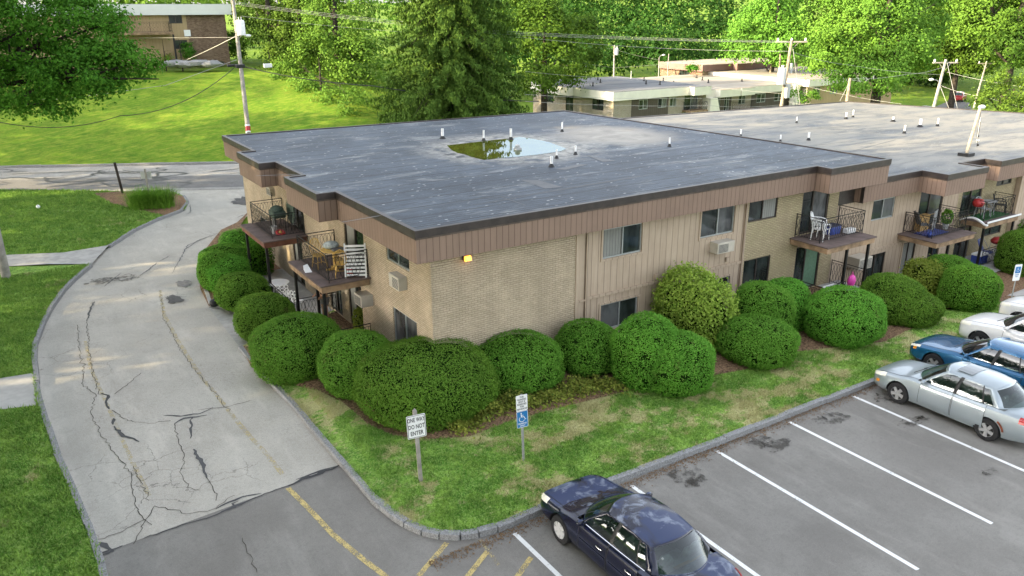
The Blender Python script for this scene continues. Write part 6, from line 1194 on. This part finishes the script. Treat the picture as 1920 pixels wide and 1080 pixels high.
# third front balcony
simple('floor_mat','green turf sheet covering the third front balcony','mat',(29.8,-.1,1.665),[('turf',M_turf,lambda m:m.box(-1.2,1.2,-.4,.45,0,.015))])
plastic_chair('grey plastic chair at the left of the third front balcony',(29.3,-.1,1.67),-100,M_pvcg,'grey and dark chairs on the third balcony'); plastic_chair('black plastic chair at the right of the third front balcony',(30.7,-.15,1.67),-60,M_black,'grey and dark chairs on the third balcony')
simple('garden_table','small grey table on the third front balcony','table',(29.95,.0,1.67),[('tabletop',M_pvcg,lambda m:m.lathe([(0,.66),(.34,.66),(.34,.69),(0,.69)],16))]+[('leg',M_pvcg,(lambda a:(lambda m:m.tube([(.2*math.cos(a),.2*math.sin(a),.66),(.28*math.cos(a),.28*math.sin(a),0)],.018,5)))(R(45+90*k))) for k in range(4)])
simple('kettle_grill','red lidded kettle grill at the left of the third balcony','grill',(28.75,-.1,1.67),[('bowl',M_red,lambda m:m.lathe([(0,.55),(.2,.6),(.26,.76),(.26,.78),(.2,.92),(0,.97)],16),60)]+[('leg',M_iron,(lambda a:(lambda m:m.tube([(.12*math.cos(a),.12*math.sin(a),.6),(.25*math.cos(a),.25*math.sin(a),0)],.012,5)))(R(90+120*k))) for k in range(3)])
# below the third balcony: cooler, red mower body, folding frames
simple('cooler','blue cooler with white lid below the third balcony','cooler',(28.9,-.55,-.40),[('body',M_bluep,lambda m:m.box(-.35,.35,-.22,.22,0,.4),None,.03),('lid',M_pvc,lambda m:m.box(-.36,.36,-.23,.23,.402,.5),None,.03)])
simple('kettle_grill','red grill on thin legs beside the cooler on the patio','grill',(30.4,-.5,-.40),[('bowl',M_red,lambda m:m.sphere((0,0,.85),(.42,.28,.18)),60)]+[('leg',M_steel,(lambda x,y:(lambda m:m.tube([(x,y,.8),(x*1.5,y*1.5,0)],.014,5)))(x,y)) for x in (-.25,.25) for y in (-.15,.15)])
fold_chair('dark blue folding chair on the patio between the cooler and the red grill',(29.6,-.5,-.40),-80,M_bluep,M_steel)
# below the first balcony
simple('white_board','white board leaning on the low railing beside the green curtain door','panel',(16.75,-1.15,.24),[('board',M_pvc,lambda m:m.box(-.32,.32,-.01,.02,0,.75))],0)
simple('bag','bright pink bag hanging on the railing under the first front balcony','bag',(18.25,-1.1,.24),[('bag',M_pink,lambda m:(m.sphere((0,0,.62),(.22,.12,.26),10,8)),60),('strap',M_pink,lambda m:m.tube([(-.1,0,.8),(0,0,1.0),(.1,0,.8)],.015,5),60)])
simple('plastic_tub','white and teal tub on the patio left of the pink bag','tub',(17.75,-1.05,.24),[('tub',M_pvc,lambda m:m.box(-.2,.2,-.12,.12,0,.22),None,.02),('lid',plain('teal_lid',(.05,.35,.38),.5,.4),lambda m:m.box(-.21,.21,-.13,.13,.222,.26),None,.01)])
# near side balcony
zl=2.62
def windsor(label,loc,rz,group):
    r=thing('wooden_chair',label,'chair',loc,R(rz),group)
    mb=MB(); mb.lathe([(0,.43),(.2,.43),(.22,.45),(.2,.475),(0,.47)],16); mb.build('seat',M_yw,r,smooth=50)
    mb=MB(); mb.tube([(-.14,-.17,.46),(-.22,-.2,.7),(-.26,-.14,.93),(-.27,0,1.0),(-.26,.14,.93),(-.22,.2,.7),(-.14,.17,.46)],.016,6)
    for i in range(6): y=-.125+.05*i; mb.tube([(-.15,y*.9,.46),(-.255,y,.97-.9*y*y*3)],.009,5)
    mb.build('backrest',M_yw,r,smooth=60)
    for x in (1,-1):
        for y in (1,-1): mb=MB(); mb.tube([(x*.13,y*.12,.44),(x*.17,y*.16,.22),(x*.2,y*.19,0)],[.018,.022,.014],6); mb.build('leg',M_yw,r,smooth=60)
    mb=MB(); mb.tube([(-.165,-.15,.18),(.165,-.15,.18)],.010,5); mb.tube([(-.165,.15,.18),(.165,.15,.18)],.010,5); mb.tube([(0,-.15,.18),(0,.15,.18)],.010,5); mb.build('stretcher',M_yw,r); return r
wg='yellow wooden spindle back chairs on the near side balcony'
windsor('yellow wooden chair standing nearest the building corner',(-.18,5.45,zl),70,wg); windsor('yellow wooden chair behind the railing at the far side of the table',(-.45,6.75,zl),-80,wg)
simple('wooden_table','small round wooden table with grey clutter, between two yellow chairs','table',(-.1,6.25,zl),[('tabletop',M_yw,lambda m:m.lathe([(0,.70),(.42,.70),(.42,.73),(0,.73)],20)),('pedestal',M_yw,lambda m:m.tube([(0,0,.7),(0,0,.08)],.05,8)),('foot',M_yw,lambda m:(m.cbox((0,0,.04),(.6,.07,.06)),m.cbox((0,0,.04),(.07,.6,.055))))])
simple('cloth_bundle','pale patterned cloth over a dark tray on the wooden table','cloth',(-.12,6.4,zl+.74),[('cloth',plain('pale_cloth',(.48,.52,.50),.9,.1,0,.35,12),lambda m:m.sphere((0,0,.10),(.28,.24,.14),14,8),60),('tray',M_acg,lambda m:m.box(-.1,.3,-.5,-.22,.0,.06))])
def slat(m):
    m.box(-.02,.02,-.36,-.31,0,1.15); m.box(-.02,.02,.31,.36,0,1.15)
    for i in range(9): m.box(-.018,.018,-.308,.308,.06+i*.12,.13+i*.12)
sp_=simple('folded_lounger','white slatted folded lounger leaning on the wall by the balcony end','lounger',(.16,5.02,zl),[('slats',M_pvc,slat)],0); sp_.rotation_euler=(0,R(14),R(62))
simple('fuel_can','small dark red can by the white slatted lounger','can',(.1,5.45,zl),[('can',M_red,lambda m:m.box(-.11,.11,-.08,.08,0,.25),None,.02),('spout',M_black,lambda m:m.tube([(0,0,.25),(.08,0,.36)],.02,6))])
simple('white_board','white folded sheet lying outside the railing on the near deck edge','sheet',(-.95,6.7,zl),[('sheet',M_pvc,lambda m:m.add([(-.12,-.25,.01),(.1,-.3,.01),(.12,.2,.16),(-.05,.15,.14),(-.12,-.25,.0),(.1,-.3,.0),(.12,.2,.0),(-.05,.15,.0)],[(0,1,2,3),(0,4,5,1),(1,5,6,2),(2,6,7,3),(3,7,4,0)]))])
# far side balcony
simple('gas_grill','grill under a dark green cover on the farther side balcony','grill',(-.05,12.6,zl),[('firebox',M_dgreen,lambda m:m.box(-.25,.25,-.35,.35,.5,.78),None,.05),('lid',M_dgreen,lambda m:m.sphere((0,0,.80),(.26,.36,.16)),60)]+[('leg',M_iron,(lambda x,y:(lambda m:m.tube([(x,y,.5),(x,y,0)],.018,5)))(x,y)) for x in (-.2,.2) for y in (-.3,.3)]+[('side_shelf',M_dgreen,lambda m:m.box(-.22,.22,-.68,-.38,.7,.74))])
simple('folding_table','grey green round folding table leaning on the wall by the grill','table',(.38,12.2,zl),[('tabletop',M_dgreen,lambda m:m.lathe([(0,-.02),(.5,-.02),(.5,.02),(0,.02)],20,'x',(0,0,.75)),None),('leg',M_iron,lambda m:m.tube([(-.05,-.2,.7),(-.1,-.25,0)],.015,5)),('leg',M_iron,lambda m:m.tube([(-.05,.2,.7),(-.1,.25,0)],.015,5))],0)
simple('snow_shovel','snow shovel with a D handle standing upright behind the grill','shovel',(-.05,13.15,zl),[('shaft',M_bark,lambda m:m.tube([(0,0,.3),(0,0,1.25)],.018,6)),('handle',M_black,lambda m:m.tube([(0,-.08,1.38),(0,-.09,1.30),(0,0,1.24),(0,.09,1.30),(0,.08,1.38),(0,-.08,1.38)],.016,5)),('blade',M_acg,lambda m:m.box(-.03,.02,-.2,.2,0,.35))])
simple('bucket','white bucket in front of the covered grill','bucket',(-.42,12.0,zl),[('pail',M_pvcg,lambda m:m.lathe([(.11,0),(.14,.3),(.13,.3),(.1,.02)],14),60)])
simple('toy','round red and yellow toy on the deck of the farther side balcony','toy',(-.25,11.75,zl),[('ring',M_red,lambda m:m.tube([(.14*math.cos(a),.14*math.sin(a),.06+.05*math.sin(a)) for a in [2*math.pi*i/16 for i in range(17)]],.06,8,False),60),('hub',M_yw,lambda m:m.sphere((0,0,.08),.07),60)])
# ground floor: white wrought seats, cushions and the person
def lattice_chair(label,loc,rz):
    r=thing('patio_chair',label,'chair',loc,R(rz),'white patterned patio chairs')
    mb=MB(); mb.lathe([(0,.43),(.22,.43),(.22,.46),(0,.46)],14); mb.build('seat',M_pvc,r)
    mb=MB()
    for i in range(3):
        for j in range(3):
            c=(-.22-.03*j,-.16+.16*i,.58+.15*j); mb.tube([(c[0],c[1]+.07*math.cos(a),c[2]+.07*math.sin(a)) for a in [2*math.pi*k/10 for k in range(11)]],.016,5,False)
    mb.build('backrest',M_pvc,r)
    for x in (1,-1):
        for y in (1,-1): mb=MB(); mb.tube([(x*.15,y*.15,.43),(x*.2,y*.2,0)],.014,5); mb.build('leg',M_iron,r)
    return r
lattice_chair('white ring backed patio chair under the near side balcony, right one',(-.55,9.35,.16),30); lattice_chair('white ring backed patio chair under the side balconies, left one',(-.75,10.3,.16),60)
simple('garden_table','white garden table behind the hedge between the side balconies','table',(-.75,11.1,.16),[('tabletop',M_pvc,lambda m:m.lathe([(0,.7),(.45,.7),(.45,.73),(0,.73)],18))]+[('leg',M_iron,(lambda a:(lambda m:m.tube([(.2*math.cos(a),.2*math.sin(a),.7),(.3*math.cos(a),.3*math.sin(a),0)],.015,5)))(R(45+90*k))) for k in range(4)])
def skin_mesh(name,verts,edges,radii,mat,parent,sub=2):
    me=bpy.data.meshes.new(name); me.from_pydata(verts,edges,[]); o=bpy.data.objects.new(name,me); link(o); md=o.modifiers.new('s','SKIN'); md.use_smooth_shade=True
    for i,r_ in enumerate(radii): me.skin_vertices[0].data[i].radius=(r_,r_) if not isinstance(r_,tuple) else r_
    me.skin_vertices[0].data[0].use_root=True; ss=o.modifiers.new('u','SUBSURF'); ss.levels=sub; ss.render_levels=sub; bpy.context.view_layer.update()
    m2=bpy.data.meshes.new_from_object(o.evaluated_get(bpy.context.evaluated_depsgraph_get())); bpy.data.objects.remove(o); m2.materials.clear(); m2.materials.append(mat); m2.polygons.foreach_set('use_smooth',[True]*len(m2.polygons))
    o=bpy.data.objects.new(name,m2); link(o); o.parent=parent; return o
pb=(.02,8.0,.16); per=thing('person','person in black shirt and grey shorts standing on the patio below the near balcony','person',pb,R(200))
V_=[(0,0,.95),(0,0,1.12),(.01,0,1.32),(0,0,1.46),(.01,0,1.53),(.02,0,1.62),(.03,0,1.72), (0,.18,1.42),(.03,.24,1.16),(.22,.20,1.02),(.29,.17,1.0), (0,-.18,1.42),(.02,-.25,1.16),(.20,-.20,1.03),(.27,-.17,1.02), (.0,.10,.90),(.03,.11,.52),(-.01,.12,.10),(.14,.13,.04), (.0,-.10,.90),(.0,-.11,.52),(-.04,-.12,.10),(.11,-.13,.04)]
E_=[(0,1),(1,2),(2,3),(3,4),(4,5),(5,6),(3,7),(7,8),(8,9),(9,10),(3,11),(11,12),(12,13),(13,14),(0,15),(15,16),(16,17),(17,18),(0,19),(19,20),(20,21),(21,22)]
Rd=[.14,.13,.14,.09,.055,.085,.08,.065,.045,.034,.028,.065,.045,.034,.028,.095,.06,.042,.04,.095,.06,.042,.04]
# fingers as short chains rooted in the palms
for sg,base,wi in ((1,(.29,.17,1.0),10),(-1,(.27,-.17,1.02),14)):
    for k,(dy,L_) in enumerate(((-.03,.075),(-.01,.085),(.012,.08),(.032,.065))):
        i0=len(V_); V_+= [(base[0]+.035,base[1]+dy,base[2]-.01),(base[0]+.035+L_*.6,base[1]+dy,base[2]-.02),(base[0]+.035+L_*.8,base[1]+dy,base[2]-.06)]; E_+=[(wi,i0),(i0,i0+1),(i0+1,i0+2)]; Rd+=[.010,.009,.008]
    i0=len(V_); V_+=[(base[0]+.01,base[1]-.045*sg,base[2]+.01),(base[0]+.05,base[1]-.06*sg,base[2]+.0)]; E_+=[(wi,i0),(i0,i0+1)]; Rd+=[.011,.009]
skin_mesh('body',V_,E_,Rd,M_skin,per)
skin_mesh('shirt',[(0,0,.98),(0,0,1.15),(.01,0,1.32),(0,0,1.44),(0,.19,1.42),(.03,.245,1.20),(0,-.19,1.42),(.02,-.255,1.20)],[(0,1),(1,2),(2,3),(3,4),(4,5),(3,6),(6,7)],[.155,.15,.16,.105,.085,.07,.085,.07],M_shirt,per)
skin_mesh('shorts',[(0,0,.98),(.0,.10,.88),(.025,.11,.60),(.0,-.10,.88),(.0,-.11,.60)],[(0,1),(1,2),(0,3),(3,4)],[.15,.12,.10,.12,.10],M_shorts,per)
for sg in (1,-1): mb=MB(); mb.box(-.10,.18,sg*.125-.05,sg*.125+.05,0,.09); mb.build('shoe',M_black,per,bevel=.03)
mb=MB(); mb.sphere((.015,0,1.70),(.098,.088,.085),12,8); mb.build('hair',M_bark,per,smooth=60)
mb=MB(); mb.sphere((.115,0,1.645),(.016,.012,.022),8,6); mb.build('nose',M_skin,per,smooth=60)
for sg in (1,-1): mb=MB(); mb.sphere((.103,sg*.032,1.665),.011,8,6); mb.build('eye',M_black,per,smooth=60); mb=MB(); mb.sphere((.03,sg*.092,1.65),(.02,.01,.03),8,6); mb.build('ear',M_skin,per,smooth=60)
mb=MB(); mb.sphere((.108,0,1.605),(.008,.024,.006),8,6); mb.build('mouth',plain('lips',(.3,.1,.09),.6,.3),per,smooth=60)
